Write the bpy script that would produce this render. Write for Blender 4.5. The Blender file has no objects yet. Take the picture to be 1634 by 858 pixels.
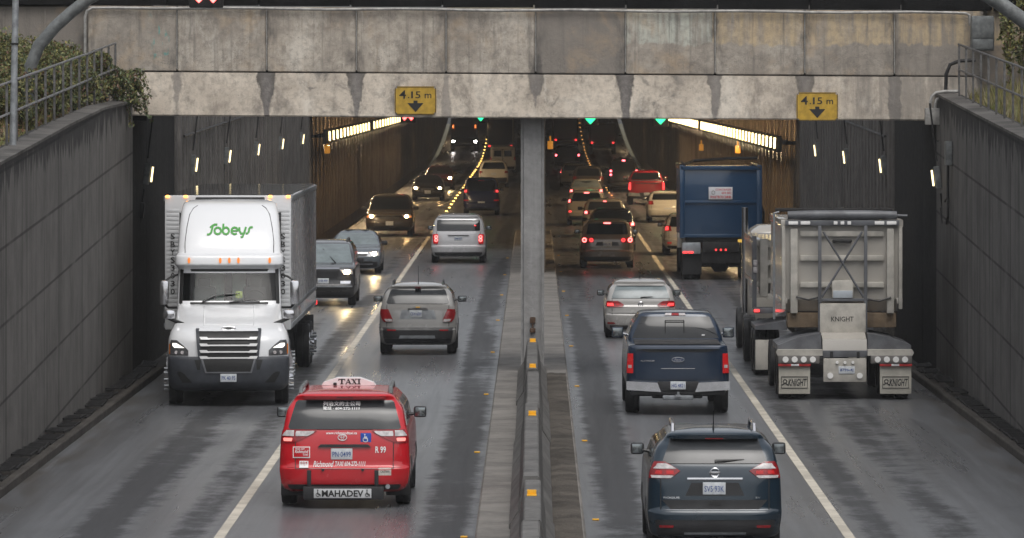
import bpy, bmesh, math, random
import numpy as np
from mathutils import Vector, Matrix
random.seed(7)
C = bpy.context.scene
COL = C.collection
PI = math.pi

# ------------------------------------------------------------------ camera, world, sun, exposure
cam_d = bpy.data.cameras.new('camera')
cam = bpy.data.objects.new('camera', cam_d); COL.objects.link(cam)
cam.location = (0, 0, 6.4); cam.rotation_euler = (PI/2, 0, 0)
cam_d.sensor_width = 36; cam_d.lens = 187.3
cam_d.shift_x = -36/1634; cam_d.shift_y = -293/1634
cam_d.clip_start = 1; cam_d.clip_end = 6000
cam_d.dof.use_dof = True; cam_d.dof.focus_distance = 94; cam_d.dof.aperture_fstop = 7.0
C.camera = cam

SUN_EL, SUN_ROT = math.radians(62), math.radians(165)
w = bpy.data.worlds.new('World'); C.world = w; w.use_nodes = True
nt = w.node_tree; nt.nodes.clear()
sky = nt.nodes.new('ShaderNodeTexSky'); sky.sky_type = 'NISHITA'; sky.sun_disc = False
sky.sun_elevation = SUN_EL; sky.sun_rotation = SUN_ROT; sky.dust_density = 4; sky.ozone_density = 1; sky.air_density = 1
hs = nt.nodes.new('ShaderNodeHueSaturation'); hs.inputs['Saturation'].default_value = 0.22
bg = nt.nodes.new('ShaderNodeBackground'); bg.inputs['Strength'].default_value = 0.105
wo = nt.nodes.new('ShaderNodeOutputWorld')
nt.links.new(sky.outputs[0], hs.inputs['Color']); nt.links.new(hs.outputs[0], bg.inputs[0]); nt.links.new(bg.outputs[0], wo.inputs[0])
sun_d = bpy.data.lights.new('sun', 'SUN'); sun_d.energy = 0.7; sun_d.angle = math.radians(40); sun_d.color = (1, 0.965, 0.92)
sun = bpy.data.objects.new('sun', sun_d); COL.objects.link(sun)
sun.rotation_euler = (PI/2 - SUN_EL, 0, PI - SUN_ROT)
vs = C.view_settings
C.display_settings.display_device = 'sRGB'
vs.view_transform = 'Standard'; vs.look = 'None'; vs.gamma = 1; vs.use_curve_mapping = False
vs.exposure = 0.64
C.cycles.sample_clamp_indirect = 4; C.cycles.sample_clamp_direct = 0
C.cycles.max_bounces = 7; C.cycles.diffuse_bounces = 3; C.cycles.glossy_bounces = 4; C.cycles.transparent_max_bounces = 8
C.cycles.caustics_reflective = False; C.cycles.caustics_refractive = False
try:
    C.cycles.use_denoising = True; C.cycles.denoiser = 'OPENIMAGEDENOISE'
except Exception: pass

# ------------------------------------------------------------------ materials
class NB:
    def __init__(s, name):
        s.m = bpy.data.materials.new(name); s.m.use_nodes = True
        s.t = s.m.node_tree; s.b = s.t.nodes['Principled BSDF']; s._co = None
    def n(s, typ, **kw):
        nd = s.t.nodes.new(typ)
        for k, v in kw.items(): setattr(nd, k, v)
        return nd
    def link(s, a, b): s.t.links.new(a, b)
    def co(s):
        if s._co is None: s._co = s.n('ShaderNodeTexCoord').outputs['Object']
        return s._co
    def noise(s, scale=(1, 1, 1), detail=4, rough=.55, lo=.35, hi=.65, dist=0.0, loc=(0, 0, 0), co=None):
        mp = s.n('ShaderNodeMapping'); mp.inputs['Scale'].default_value = scale; mp.inputs['Location'].default_value = loc
        s.link(co or s.co(), mp.inputs[0])
        nz = s.n('ShaderNodeTexNoise'); nz.inputs['Scale'].default_value = 1; nz.inputs['Detail'].default_value = detail
        nz.inputs['Roughness'].default_value = rough; nz.inputs['Distortion'].default_value = dist
        s.link(mp.outputs[0], nz.inputs['Vector'])
        return s.ramp(nz.outputs[0], lo, hi)
    def ramp(s, v, lo, hi, a=0.0, b=1.0):
        r = s.n('ShaderNodeMapRange'); r.interpolation_type = 'SMOOTHSTEP'
        for k, x in zip((1, 2, 3, 4), (lo, hi, a, b)): r.inputs[k].default_value = x
        s.link(v, r.inputs[0]); return r.outputs[0]
    def math(s, op, a, b=None, c=None):
        n = s.n('ShaderNodeMath', operation=op)
        for i, v in enumerate((a, b, c)):
            if v is None: continue
            if isinstance(v, (int, float)): n.inputs[i].default_value = v
            else: s.link(v, n.inputs[i])
        return n.outputs[0]
    def mix(s, f, a, b):
        n = s.n('ShaderNodeMix', data_type='RGBA')
        for sock, v in ((n.inputs['Factor'], f), (n.inputs['A'], a), (n.inputs['B'], b)):
            if isinstance(v, (int, float)): sock.default_value = v
            elif isinstance(v, (tuple, list)): sock.default_value = (*v[:3], 1)
            else: s.link(v, sock)
        return n.outputs['Result']
    def xyz(s):
        n = s.n('ShaderNodeSeparateXYZ'); s.link(s.co(), n.inputs[0]); return n.outputs
    def set(s, **kw):
        for k, v in kw.items():
            k = k.replace('_', ' ')
            i = s.b.inputs[k]
            if isinstance(v, (int, float)): i.default_value = v
            elif isinstance(v, (tuple, list)): i.default_value = (*v[:3], 1)
            else: s.link(v, i)
        return s
    def bump(s, h, strength=.3, dist=.02):
        n = s.n('ShaderNodeBump'); n.inputs['Strength'].default_value = strength; n.inputs['Distance'].default_value = dist
        s.link(h, n.inputs['Height']); s.link(n.outputs[0], s.b.inputs['Normal'])

def simple(name, col, rough=.5, metal=0.0, var=.25, scale=3, coat=0.0, emis=None, es=0.0, bump=0.0, rvar=.1):
    b = NB(name)
    nz = b.noise((scale,)*3, 4, .6, .3, .7)
    dark = tuple(c*(1-var) for c in col)
    b.set(Base_Color=b.mix(nz, dark, col), Metallic=metal)
    if rvar: b.set(Roughness=b.ramp(nz, 0, 1, min(1, rough+rvar), max(.02, rough-rvar*.3)))
    else: b.set(Roughness=rough)
    if coat: b.set(Coat_Weight=coat, Coat_Roughness=.06)
    if emis: b.b.inputs['Emission Color'].default_value = (*emis, 1); b.b.inputs['Emission Strength'].default_value = es
    if bump: b.bump(b.noise((scale*9,)*3, 4), bump, .01)
    return b.m

M = {}
def paint(name, col, metal=.25, grime=(.05, .046, .04), g=.6):
    """wet car paint with road film on the lower body"""
    b = NB(name)
    z = b.xyz()[2]
    film = b.math('MULTIPLY', b.ramp(z, .25, .95, 1, 0), b.noise((2.2, 2.2, 1.2), 5, .65, .25, .75))
    film = b.math('MULTIPLY', film, g)
    sp = b.noise((3, 3, 3), 3, .5, .35, .7)
    b.set(Base_Color=b.mix(film, col, grime), Metallic=metal*.25)
    b.set(Roughness=b.math('ADD', b.math('MULTIPLY', film, .35), b.math('ADD', .18, b.math('MULTIPLY', sp, .08))))
    b.set(Coat_Weight=.7, Coat_Roughness=.08)
    b.bump(b.noise((2.5, 2.5, 2.5), 2), .06, .02)
    return b.m

M['black_plastic'] = simple('black_plastic', (.022, .022, .024), .45, var=.4)
M['rubber'] = simple('tyre_rubber', (.016, .016, .017), .5, var=.4, scale=9, bump=.2)
M['rim'] = simple('alloy_rim', (.32, .32, .33), .35, .8, var=.4)
M['chrome'] = simple('chrome_trim', (.75, .75, .77), .15, 1.0, var=.15)
M['steel'] = simple('galvanised_steel', (.36, .38, .40), .45, .6, var=.35, scale=5)
M['glass'] = simple('tinted_glass', (.010, .012, .014), .06, var=.3, rvar=.02)
M['glass_mid'] = simple('grey_glass', (.030, .033, .036), .10, var=.25, rvar=.03)
M['glass_pale'] = simple('pale_glass', (.20, .24, .25), .16, var=.3, rvar=.05)  # sky reflection and see-through light put into the pane colour
M['mirror'] = simple('mirror_glass', (.30, .33, .34), .12, .9, var=.15)
M['white_paint'] = paint('white_paint', (.72, .73, .745), 0, g=.25)
M['white'] = simple('white_vinyl', (.80, .80, .80), .4, var=.06)
M['plate'] = simple('plate_enamel', (.62, .65, .68), .4, var=.22, scale=14)
M['ink_blue'] = simple('plate_ink', (.05, .10, .30), .5)
M['ink_black'] = simple('black_ink', (.012, .012, .012), .5)
M['ink_red'] = simple('red_ink', (.5, .03, .03), .5)
M['lens_red'] = simple('red_lens', (.30, .008, .012), .12, var=.4, scale=12, coat=.5)
M['lens_white'] = simple('clear_lens', (.62, .58, .58), .15, var=.45, scale=14, coat=.5)
M['lens_amber'] = simple('amber_lens', (.75, .22, .02), .2, var=.2)
M['tail_dim'] = simple('tail_lamp_dim', (.40, .01, .012), .2, emis=(1, .03, .03), es=.10)
M['tail_on'] = simple('tail_lamp_lit', (.5, .02, .02), .2, emis=(1, .05, .05), es=1.5)
M['brake_on'] = simple('brake_lamp_lit', (.6, .1, .1), .2, emis=(1, .14, .13), es=4)
M['brake_far'] = simple('far_brake_lamp', (.6, .1, .1), .2, emis=(1, .12, .14), es=5)
M['head_on'] = simple('headlamp_lit', (.8, .8, .7), .2, emis=(1, .72, .36), es=320)
M['head_far'] = simple('far_headlamp_lit', (.8, .8, .7), .2, emis=(1, .93, .88), es=40)
M['head_warm'] = simple('warm_headlamp_lit', (.8, .8, .7), .2, emis=(1, .60, .25), es=120)
M['head_dim'] = simple('daylight_strip', (.85, .85, .85), .2, emis=(1, .95, .85), es=.9)
M['amber_on'] = simple('amber_marker_lit', (.8, .3, .05), .3, emis=(1, .38, .06), es=4)
M['amber_dim'] = simple('amber_marker', (.8, .22, .04), .3, emis=(1, .35, .08), es=.35)
M['stud_on'] = simple('road_stud_lit', (.8, .5, .1), .3, emis=(1, .58, .14), es=7)
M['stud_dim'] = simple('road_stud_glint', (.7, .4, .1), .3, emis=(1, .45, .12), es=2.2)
M['yellow_reflector'] = simple('yellow_reflector', (.80, .42, .02), .4, var=.12)
M['interior'] = simple('cab_interior', (.03, .032, .034), .8)
M['grey_cloth'] = simple('grey_seat', (.16, .18, .19), .9)

# ------------------------------------------------------------------ mesh helpers
def tag(o, label=None, cat=None, group=None, kind=None):
    if label: o['label'] = label
    if cat: o['category'] = cat
    if group: o['group'] = group
    if kind: o['kind'] = kind
    return o

def thing(name, label, cat, loc=(0, 0, 0), rz=0.0, group=None):
    o = bpy.data.objects.new(name, None); COL.objects.link(o)
    o.empty_display_size = .3
    o.location = loc; o.rotation_euler = (0, 0, rz)
    return tag(o, label, cat, group)

class MB:
    def __init__(s): s.v = []; s.f = []; s.mi = []; s.cur = 0
    def add(s, vs, fs):
        k = len(s.v); s.v += [tuple(v) for v in vs]
        for f in fs: s.f.append(tuple(i+k for i in f)); s.mi.append(s.cur)
        return s
    def box(s, x0, x1, y0, y1, z0, z1, b=0.0):
        if x0 > x1: x0, x1 = x1, x0
        if y0 > y1: y0, y1 = y1, y0
        if z0 > z1: z0, z1 = z1, z0
        b = min(b, (x1-x0)*.45, (y1-y0)*.45, (z1-z0)*.45)
        if b <= 0:
            s.add([(x, y, z) for z in (z0, z1) for y in (y0, y1) for x in (x0, x1)],
                  [(0, 2, 3, 1), (4, 5, 7, 6), (0, 1, 5, 4), (2, 6, 7, 3), (0, 4, 6, 2), (1, 3, 7, 5)])
        else:
            bm = bmesh.new(); bmesh.ops.create_cube(bm, size=1)
            for v in bm.verts:
                v.co = ((x0+x1)/2 + v.co.x*(x1-x0), (y0+y1)/2 + v.co.y*(y1-y0), (z0+z1)/2 + v.co.z*(z1-z0))
            bmesh.ops.bevel(bm, geom=bm.edges[:] + bm.verts[:], offset=b, segments=2, profile=.6, affect='EDGES')
            s.from_bm(bm)
        return s
    def from_bm(s, bm):
        bm.verts.index_update()
        s.add([v.co[:] for v in bm.verts], [tuple(v.index for v in f.verts) for f in bm.faces]); bm.free()
        return s
    def tube(s, path, r, n=8, cap=True):
        P = [Vector(p) for p in path]; rs = r if isinstance(r, (list, tuple)) else [r]*len(P)
        rings = []
        up = Vector((0, 0, 1))
        for i, p in enumerate(P):
            d = (P[min(i+1, len(P)-1)] - P[max(i-1, 0)]).normalized()
            if i == 0:
                a = up.cross(d)
                if a.length < .05: a = Vector((1, 0, 0)).cross(d)
            else: a = a - d*a.dot(d)          # carried along so the tube never twists
            a.normalize(); b = d.cross(a)
            rings.append([p + (a*math.cos(t) + b*math.sin(t))*rs[i] for t in [2*PI*k/n for k in range(n)]])
        vs = [v for rg in rings for v in rg]; fs = []
        for i in range(len(P)-1):
            for k in range(n):
                fs.append((i*n+k, i*n+(k+1) % n, (i+1)*n+(k+1) % n, (i+1)*n+k))
        if cap: fs += [tuple(range(n))[::-1], tuple((len(P)-1)*n+k for k in range(n))]
        return s.add(vs, fs)
    def cyl(s, p0, p1, r0, r1=None, n=16): return s.tube([p0, p1], [r0, r0 if r1 is None else r1], n)
    def prism(s, pts, axis, a, b):
        """2-D polygon extruded along an axis; pts in the two other axes (x,z for y; y,z for x; x,y for z)"""
        def mk(p, t): return {'y': (p[0], t, p[1]), 'x': (t, p[0], p[1]), 'z': (p[0], p[1], t)}[axis]
        n = len(pts)
        return s.add([mk(p, a) for p in pts] + [mk(p, b) for p in pts],
                     [tuple(range(n)), tuple(range(2*n-1, n-1, -1))] + [(i, i+n, (i+1) % n+n, (i+1) % n) for i in range(n)])
    def lathe_x(s, prof, cx, cy, cz, n=24):
        """profile of (x, radius) turned about an x axis"""
        vs = [(cx+x, cy+r*math.cos(2*PI*k/n), cz+r*math.sin(2*PI*k/n)) for x, r in prof for k in range(n)]
        fs = [(i*n+k, i*n+(k+1) % n, (i+1)*n+(k+1) % n, (i+1)*n+k) for i in range(len(prof)-1) for k in range(n)]
        return s.add(vs, fs)
    def sheet(s, grid):
        """grid[i][j] of points"""
        a, b = len(grid), len(grid[0])
        return s.add([p for r in grid for p in r], [(i*b+j, i*b+j+1, (i+1)*b+j+1, (i+1)*b+j) for i in range(a-1) for j in range(b-1)])
    def build(s, name, mats, parent=None, angle=35, fix=True):
        me = bpy.data.meshes.new(name); me.from_pydata(s.v, [], s.f)
        mats = mats if isinstance(mats, (list, tuple)) else [mats]
        for m in mats: me.materials.append(m)
        if len(mats) > 1: me.polygons.foreach_set('material_index', s.mi)
        if fix:
            bm = bmesh.new(); bm.from_mesh(me); bmesh.ops.recalc_face_normals(bm, faces=bm.faces); bm.to_mesh(me); bm.free()
        me.update()
        if angle:
            me.polygons.foreach_set('use_smooth', [True]*len(me.polygons)); me.set_sharp_from_angle(angle=math.radians(angle))
        o = bpy.data.objects.new(name, me); COL.objects.link(o)
        if parent: o.parent = parent
        return o

def dup(root, loc, label=None, rz=None):
    def cp(o, par):
        c = o.copy(); COL.objects.link(c)
        if par: c.parent = par
        for k in kids.get(o.name, []): cp(k, c)
        return c
    kids = {}
    st = [root]
    while st:
        q = st.pop(); kids[q.name] = list(q.children); st += kids[q.name]
    c = cp(root, None); c.location = loc
    if rz is not None: c.rotation_euler = (0, 0, rz)
    if label: c['label'] = label
    return c

def text_verts(txt, bold=0.0, shear=0.0, spacing=1.0):
    cu = bpy.data.curves.new('lettering', 'FONT'); cu.body = txt; cu.offset = bold; cu.shear = shear
    cu.space_character = spacing; cu.resolution_u = 2; cu.fill_mode = 'FRONT' if hasattr(cu, 'fill_mode') else cu.fill_mode
    o = bpy.data.objects.new('lettering', cu); COL.objects.link(o)
    bpy.context.view_layer.update()
    me = bpy.data.meshes.new_from_object(o.evaluated_get(bpy.context.evaluated_depsgraph_get()))
    vs = np.array([v.co[:] for v in me.vertices]).reshape(-1, 3); fs = [tuple(p.vertices) for p in me.polygons]
    bpy.data.objects.remove(o); bpy.data.curves.remove(cu); bpy.data.meshes.remove(me)
    return vs, fs

def lettering(mb, txt, x0, x1, z0, z1, yfun, bold=0.0, shear=0.0, mirror=False, th=.004):
    """letters in the xz plane fitted into a box, lying on y = yfun(x, z)"""
    vs, fs = text_verts(txt, bold, shear)
    if not len(vs): return mb
    lo, hi = vs.min(0), vs.max(0)
    u = (vs[:, 0]-lo[0])/max(1e-6, hi[0]-lo[0]); v = (vs[:, 1]-lo[1])/max(1e-6, hi[1]-lo[1])
    xs = x0+(x1-x0)*u; zs = z0+(z1-z0)*v
    mb.add([(x, yfun(x, z)-th, z) for x, z in zip(xs, zs)], fs)
    return mb

# ------------------------------------------------------------------ car hulls: stacks of rounded outlines
def pchip(y, sub=6):
    y = np.asarray(y, float); n = len(y); d = np.diff(y); m = np.zeros(n)
    for i in range(1, n-1):
        if d[i-1]*d[i] > 0: m[i] = 2*d[i-1]*d[i]/(d[i-1]+d[i])
    m[0] = d[0]; m[-1] = d[-1]
    out = []
    for i in range(n-1):
        for k in range(sub):
            t = k/sub
            out.append((2*t**3-3*t*t+1)*y[i] + (t**3-2*t*t+t)*m[i] + (-2*t**3+3*t*t)*y[i+1] + (t**3-t*t)*m[i+1])
    out.append(y[-1]); return np.array(out)

class Hull:
    """ctrl rows: z, half width, rear y, front y, corner depth"""
    def __init__(s, ctrl, n=3.0, sub=5):
        s.n = n; c = np.array(ctrl, float)
        s.z, s.w, s.r, s.f, s.d = [pchip(c[:, i], sub) for i in range(5)]
    def at(s, z): return [float(np.interp(z, s.z, a)) for a in (s.w, s.r, s.f, s.d)]
    def _k(s, x, w): return 1-(1-min(1, abs(x)/w)**s.n)**(1/s.n)
    def yr(s, x, z): w, r, f, d = s.at(z); return r+d*s._k(x, w)
    def yf(s, x, z): w, r, f, d = s.at(z); return f-d*s._k(x, w)
    def sx(s, y, z):
        w, r, f, d = s.at(z); e = min(y-r, f-y)
        if e >= d: return w
        return w*max(0, 1-(1-max(0, e)/d)**s.n)**(1/s.n)
    def mb(s, mb=None, na=9, skip=None):
        mb = mb or MB()
        rings = []
        for z, w, r, f, d in zip(s.z, s.w, s.r, s.f, s.d):
            ring = []
            for k in range(-na, na+1):
                a = k/na*PI/2; sa, ca = abs(math.sin(a)), abs(math.cos(a))
                ring.append((math.copysign(w*sa**(2/s.n), a), r+d*(1-ca**(2/s.n)), z))
            for t in (.25, .5, .75): ring.append((w, r+d+(f-r-2*d)*t, z))
            for k in range(na, -na-1, -1):
                a = k/na*PI/2; sa, ca = abs(math.sin(a)), abs(math.cos(a))
                ring.append((math.copysign(w*sa**(2/s.n), a), f-d*(1-ca**(2/s.n)), z))
            for t in (.75, .5, .25): ring.append((-w, r+d+(f-r-2*d)*t, z))
            rings.append(ring)
        n = len(rings[0]); R = len(rings)
        vs = [p for g in rings for p in g]; fs = []
        for i in range(R-1):
            for k in range(n):
                q = (i*n+k, i*n+(k+1) % n, (i+1)*n+(k+1) % n, (i+1)*n+k)
                if skip:
                    c = [sum(vs[j][a] for j in q)/4 for a in range(3)]
                    if skip(*c): continue
                fs.append(q)
        for i, fl in ((0, 1), (R-1, 0)):
            cy = sum(p[1] for p in rings[i])/n; vs.append((0, cy, rings[i][0][2]+(0 if i == 0 else .012))); c = len(vs)-1
            for k in range(n): fs.append((i*n+k, i*n+(k+1) % n, c))
        return mb.add(vs, fs)
    def patch(s, mb, face, rows, off=.006, th=.02, nc=10, dz=.05):
        """a fitted panel on the rear / front / left / right of the hull; rows of (z, a, b)"""
        rows = sorted(rows); zs = []
        for (z0, *_), (z1, *_) in zip(rows, rows[1:]):
            k = max(1, int(math.ceil((z1-z0)/dz))); zs += [z0+(z1-z0)*i/k for i in range(k)]
        zs.append(rows[-1][0])
        Z, A, B = zip(*rows)
        G, H = [], []
        for z in zs:
            a, b = np.interp(z, Z, A), np.interp(z, Z, B); g, h = [], []
            for j in range(nc+1):
                u = a+(b-a)*j/nc
                if face in ('rear', 'front'):
                    w = s.at(z)[0]; u = max(-.992*w, min(.992*w, u))
                    y = s.yr(u, z)-off if face == 'rear' else s.yf(u, z)+off
                    k = th if face == 'rear' else -th
                    g.append((u, y, z)); h.append((u*.998, y+k, z))
                else:
                    x = s.sx(u, z)+off; sg = 1 if face == 'right' else -1
                    g.append((sg*x, u, z)); h.append((sg*(x-th), u, z))
            G.append(g); H.append(h)
        mb.sheet(G)
        edge = [(0, j) for j in range(nc+1)] + [(i, nc) for i in range(1, len(zs))] + [(len(zs)-1, j) for j in range(nc-1, -1, -1)] + [(i, 0) for i in range(len(zs)-2, 0, -1)]
        vs = [G[i][j] for i, j in edge] + [H[i][j] for i, j in edge]; n = len(edge)
        mb.add(vs, [(k, (k+1) % n, (k+1) % n+n, k+n) for k in range(n)])
        return mb

def mir(rows): return [(z, -b, -a) for z, a, b in rows]
# ------------------------------------------------------------------ setting
SAG0 = 420.0
def zr(y): return 2.3e-4*(y-SAG0)**2 if y > SAG0 else 0.0
YS = list(range(-60, 421, 20)) + list(range(424, 625, 4))
ZL, ZR = 206.0, 176.0            # where the left and the right tube begin
DK0, DK1 = 116.0, 120.6; RC1 = 130.2          # the bridge deck over the ramp
def copL(y): return float(np.interp(y, [-60, 40, 87, 104, 112, 117, 500], [1.4, 3.25, 5.10, 5.80, 6.02, 6.03, 6.03]))
def copR(y): return 6.09-.037*(113.2-y)

# --- wet asphalt
b = NB('wet_asphalt')
x, y, z = b.xyz()
ax = b.math('ABSOLUTE', x)
streak = b.noise((1.5, .045, 1), 5, .6, .40, .72, .6)
trk = b.math('MAXIMUM', b.ramp(b.math('ABSOLUTE', b.math('SUBTRACT', ax, 1.30)), .60, .1), b.ramp(b.math('ABSOLUTE', b.math('SUBTRACT', ax, 6.2)), .7, .1))
trk = b.math('MAXIMUM', trk, b.ramp(b.math('ABSOLUTE', b.math('SUBTRACT', ax, 4.95)), .45, .1, 0, .7))
grain = b.noise((26, 6, 1), 3, .7, .3, .7, 0, (1, 3, 0)); rut = b.noise((6, .025, 1), 4, .6, .35, .65, 0, (5, 1, 0))
cross = b.noise((1.3, .75, 1), 6, .75, .2, .8)
long_ = b.noise((.5, .022, 1), 3, .5, .30, .62, .2, (3, 5, 0))
dark = b.ramp(b.math('ADD', b.math('MULTIPLY', b.math('MULTIPLY', trk, long_), 1.15), b.math('MULTIPLY', b.math('SUBTRACT', cross, .5), .75)), .14, .86)
fine = b.noise((5, .16, 1), 6, .7, .25, .75)
pool = b.noise((.55, .05, 1), 4, .55, .38, .66, .4, (9, 2, 0))
base = b.mix(fine, (.112, .117, .127), (.150, .156, .168))
base = b.mix(b.math('MULTIPLY', grain, .38), base, (.055, .056, .058))
base = b.mix(b.math('MULTIPLY', rut, .35), base, (.06, .061, .064))
base = b.mix(b.math('MULTIPLY', cross, .40), base, (.05, .05, .051))
base = b.mix(b.math('MULTIPLY', dark, .72), base, (.022, .022, .023))
base = b.mix(b.math('MULTIPLY', b.ramp(ax, 7.3, 8.3), b.noise((2, .3, 1), 4)), base, (.05, .043, .036))
b.set(Base_Color=base)
rg = b.math('ADD', .30, b.math('MULTIPLY', fine, .05))
rg = b.math('ADD', rg, b.math('MULTIPLY', streak, .10))
rg = b.math('ADD', rg, b.math('MULTIPLY', dark, .22))
rg = b.math('SUBTRACT', rg, b.math('MULTIPLY', pool, .07))
b.set(Roughness=rg, IOR=1.36); b.set(Specular_IOR_Level=b.math('SUBTRACT', 1.0, b.math('MULTIPLY', dark, .75)))
b.bump(b.noise((40, 14, 40), 3, .6, .2, .8), .06, .003)
M['asphalt'] = b.m

def concrete(name, c1, c2, stain=(.03, .03, .03), st=.6, streak=True, rough=.75, joints=None, seed=0, bump=.25):
    b = NB(name); x, y, z = b.xyz()
    m1 = b.noise((.9, .9, .9), 6, .65, .3, .7, .4, (seed, 1, 2))
    m2 = b.noise((6, 6, 6), 5, .7, .35, .7, 0, (seed, 3, 1))
    base = b.mix(m1, c1, c2)
    base = b.mix(b.math('MULTIPLY', m2, .35), base, tuple(k*.6 for k in c1))
    if streak:
        v = b.noise((2.6, 2.6, .12), 5, .6, .48, .75, .3, (seed, 7, 0))
        base = b.mix(b.math('MULTIPLY', v, st), base, stain)
        v2 = b.noise((9, 9, .25), 4, .6, .5, .8, 0, (seed, 2, 5))
        base = b.mix(b.math('MULTIPLY', v2, st*.5), base, tuple(min(1, k*1.5) for k in c2))
    if joints: base = joints(b, x, y, z, base)
    b.set(Base_Color=base, Roughness=b.ramp(m2, 0, 1, rough, rough-.15), Specular_IOR_Level=.12)
    b.bump(b.math('ADD', m2, b.noise((25, 25, 25), 3)), bump, .01)
    return b.m

def wall_joints(cop0, slope, yref, top=True):
    def f(b, x, y, z, base):
        t = b.math('SUBTRACT', z, b.math('MULTIPLY', y, .043))
        t = b.math('MULTIPLY', b.math('ADD', t, 1.32), 1/1.27)
        d = b.math('ABSOLUTE', b.math('SUBTRACT', b.math('FRACT', t), .5))
        ln = b.ramp(d, .470, .490)
        ln = b.math('MULTIPLY', ln, b.noise((1, .6, 1), 3, .5, .2, .5))
        base = b.mix(b.math('MULTIPLY', ln, .65), base, (.016, .015, .015))
        vj = b.math('ABSOLUTE', b.math('SUBTRACT', b.math('FRACT', b.math('MULTIPLY', y, 1/9.8)), .5))
        base = b.mix(b.math('MULTIPLY', b.ramp(vj, .488, .497), .7), base, (.02, .02, .02))
        if top:   # damp drips under the coping
            dz = b.math('SUBTRACT', b.math('ADD', b.math('MULTIPLY', y, slope), cop0-slope*yref), z)
            edge = b.math('ADD', .12, b.math('MULTIPLY', b.noise((1, 2.2, .01), 4, .7, .3, .75), .75))
            drip = b.ramp(b.math('SUBTRACT', edge, dz), 0, .12)
            base = b.mix(b.math('MULTIPLY', drip, .75), base, (.022, .022, .023))
        return base
    return f
M['wall_left'] = concrete('ramp_concrete_west', (.122, .116, .109), (.178, .169, .159), (.035, .033, .032), .6, rough=.9, joints=wall_joints(5.82, .033, 106))
M['wall_right'] = concrete('ramp_concrete_east', (.112, .107, .102), (.165, .158, .150), (.03, .03, .029), .6, rough=.9, joints=wall_joints(6.09, .037, 113.2), seed=4)
M['wall_open'] = concrete('ribbed_concrete', (.10, .094, .088), (.165, .155, .145), (.03, .028, .027), .7, rough=.9, seed=8)
M['dark_wall'] = concrete('shaded_concrete', (.009, .0085, .008), (.018, .017, .016), st=.4, rough=.9, seed=18)  # shade at the bridge put into a near-black wall colour
M['coping'] = concrete('coping_concrete', (.055, .052, .049), (.15, .142, .132), (.03, .03, .03), .4, False, seed=2)
M['tunnel_wall'] = concrete('tunnel_concrete', (.10, .080, .060), (.17, .135, .10), (.02, .017, .014), .7, rough=.9, seed=5)
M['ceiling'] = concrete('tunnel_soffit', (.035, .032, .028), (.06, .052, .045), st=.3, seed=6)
M['kerb'] = concrete('kerb_concrete', (.12, .112, .104), (.24, .225, .205), (.04, .038, .035), .5, False, .65, seed=3)
M['kerb_wet'] = concrete('wet_kerb', (.04, .036, .032), (.085, .078, .07), (.02, .018, .016), .5, False, .7, seed=31)
M['barrier'] = concrete('barrier_concrete', (.085, .083, .08), (.17, .165, .158), (.03, .03, .03), .5, True, .6, seed=9)
M['pier'] = concrete('pier_concrete', (.21, .207, .203), (.32, .315, .31), (.07, .068, .066), .55, True, .6, seed=11)
M['dirt'] = concrete('median_grit', (.045, .04, .034), (.12, .105, .09), (.02, .018, .016), .4, False, .8, seed=12, bump=.7)
M['dark_metal'] = simple('dark_metal', (.018, .017, .017), .55, .3, var=.5, scale=6)
M['tar'] = concrete('bitumen_band', (.004, .004, .004), (.010, .0095, .0095), st=.2, rough=.8, seed=13)
M['soil'] = concrete('embankment_soil', (.05, .045, .025), (.13, .11, .06), st=.1, streak=False, rough=.95, seed=14, bump=.8)
M['line_white'] = simple('worn_line_paint', (.60, .55, .46), .5, var=.35, scale=1.2)
M['galv'] = simple('galvanised_pipe', (.40, .42, .44), .4, .5, var=.45, scale=6)
M['rail_metal'] = simple('weathered_rail', (.15, .145, .14), .5, .4, var=.5, scale=8)
M['rail_pale'] = simple('worn_galvanised', (.24, .24, .24), .5, .4, var=.5, scale=8)
M['conduit'] = simple('pale_conduit', (.36, .35, .33), .5, .2, var=.4, scale=6)
M['cabinet'] = simple('cabinet_grey', (.17, .18, .18), .55, .2, var=.45, scale=7)
M['sign_yellow'] = simple('sign_yellow', (.50, .31, .030), .5, var=.3, scale=6)
M['lamp_cool'] = simple('tube_lamp_lit', (.8, .75, .6), .3, emis=(1, .80, .42), es=1.8)
M['hidden_glow'] = simple('tunnel_hidden_glow', (.8, .7, .4), .3, emis=(1, .70, .39), es=350)
M['lamp_bar'] = simple('tunnel_lamp_bar', (.8, .7, .4), .3, emis=(1, .76, .36), es=4.0)
M['green_on'] = simple('green_signal_lit', (.1, .6, .4), .3, emis=(.02, 1, .36), es=1.5)
M['red_on'] = simple('red_signal_lit', (.6, .1, .1), .3, emis=(1, .10, .09), es=4.5)

def strip(x0, x1, ys, zf, nx=1):
    return [[(x0+(x1-x0)*k/nx, yy, zf(yy)) for k in range(nx+1)] for yy in ys]
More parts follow.
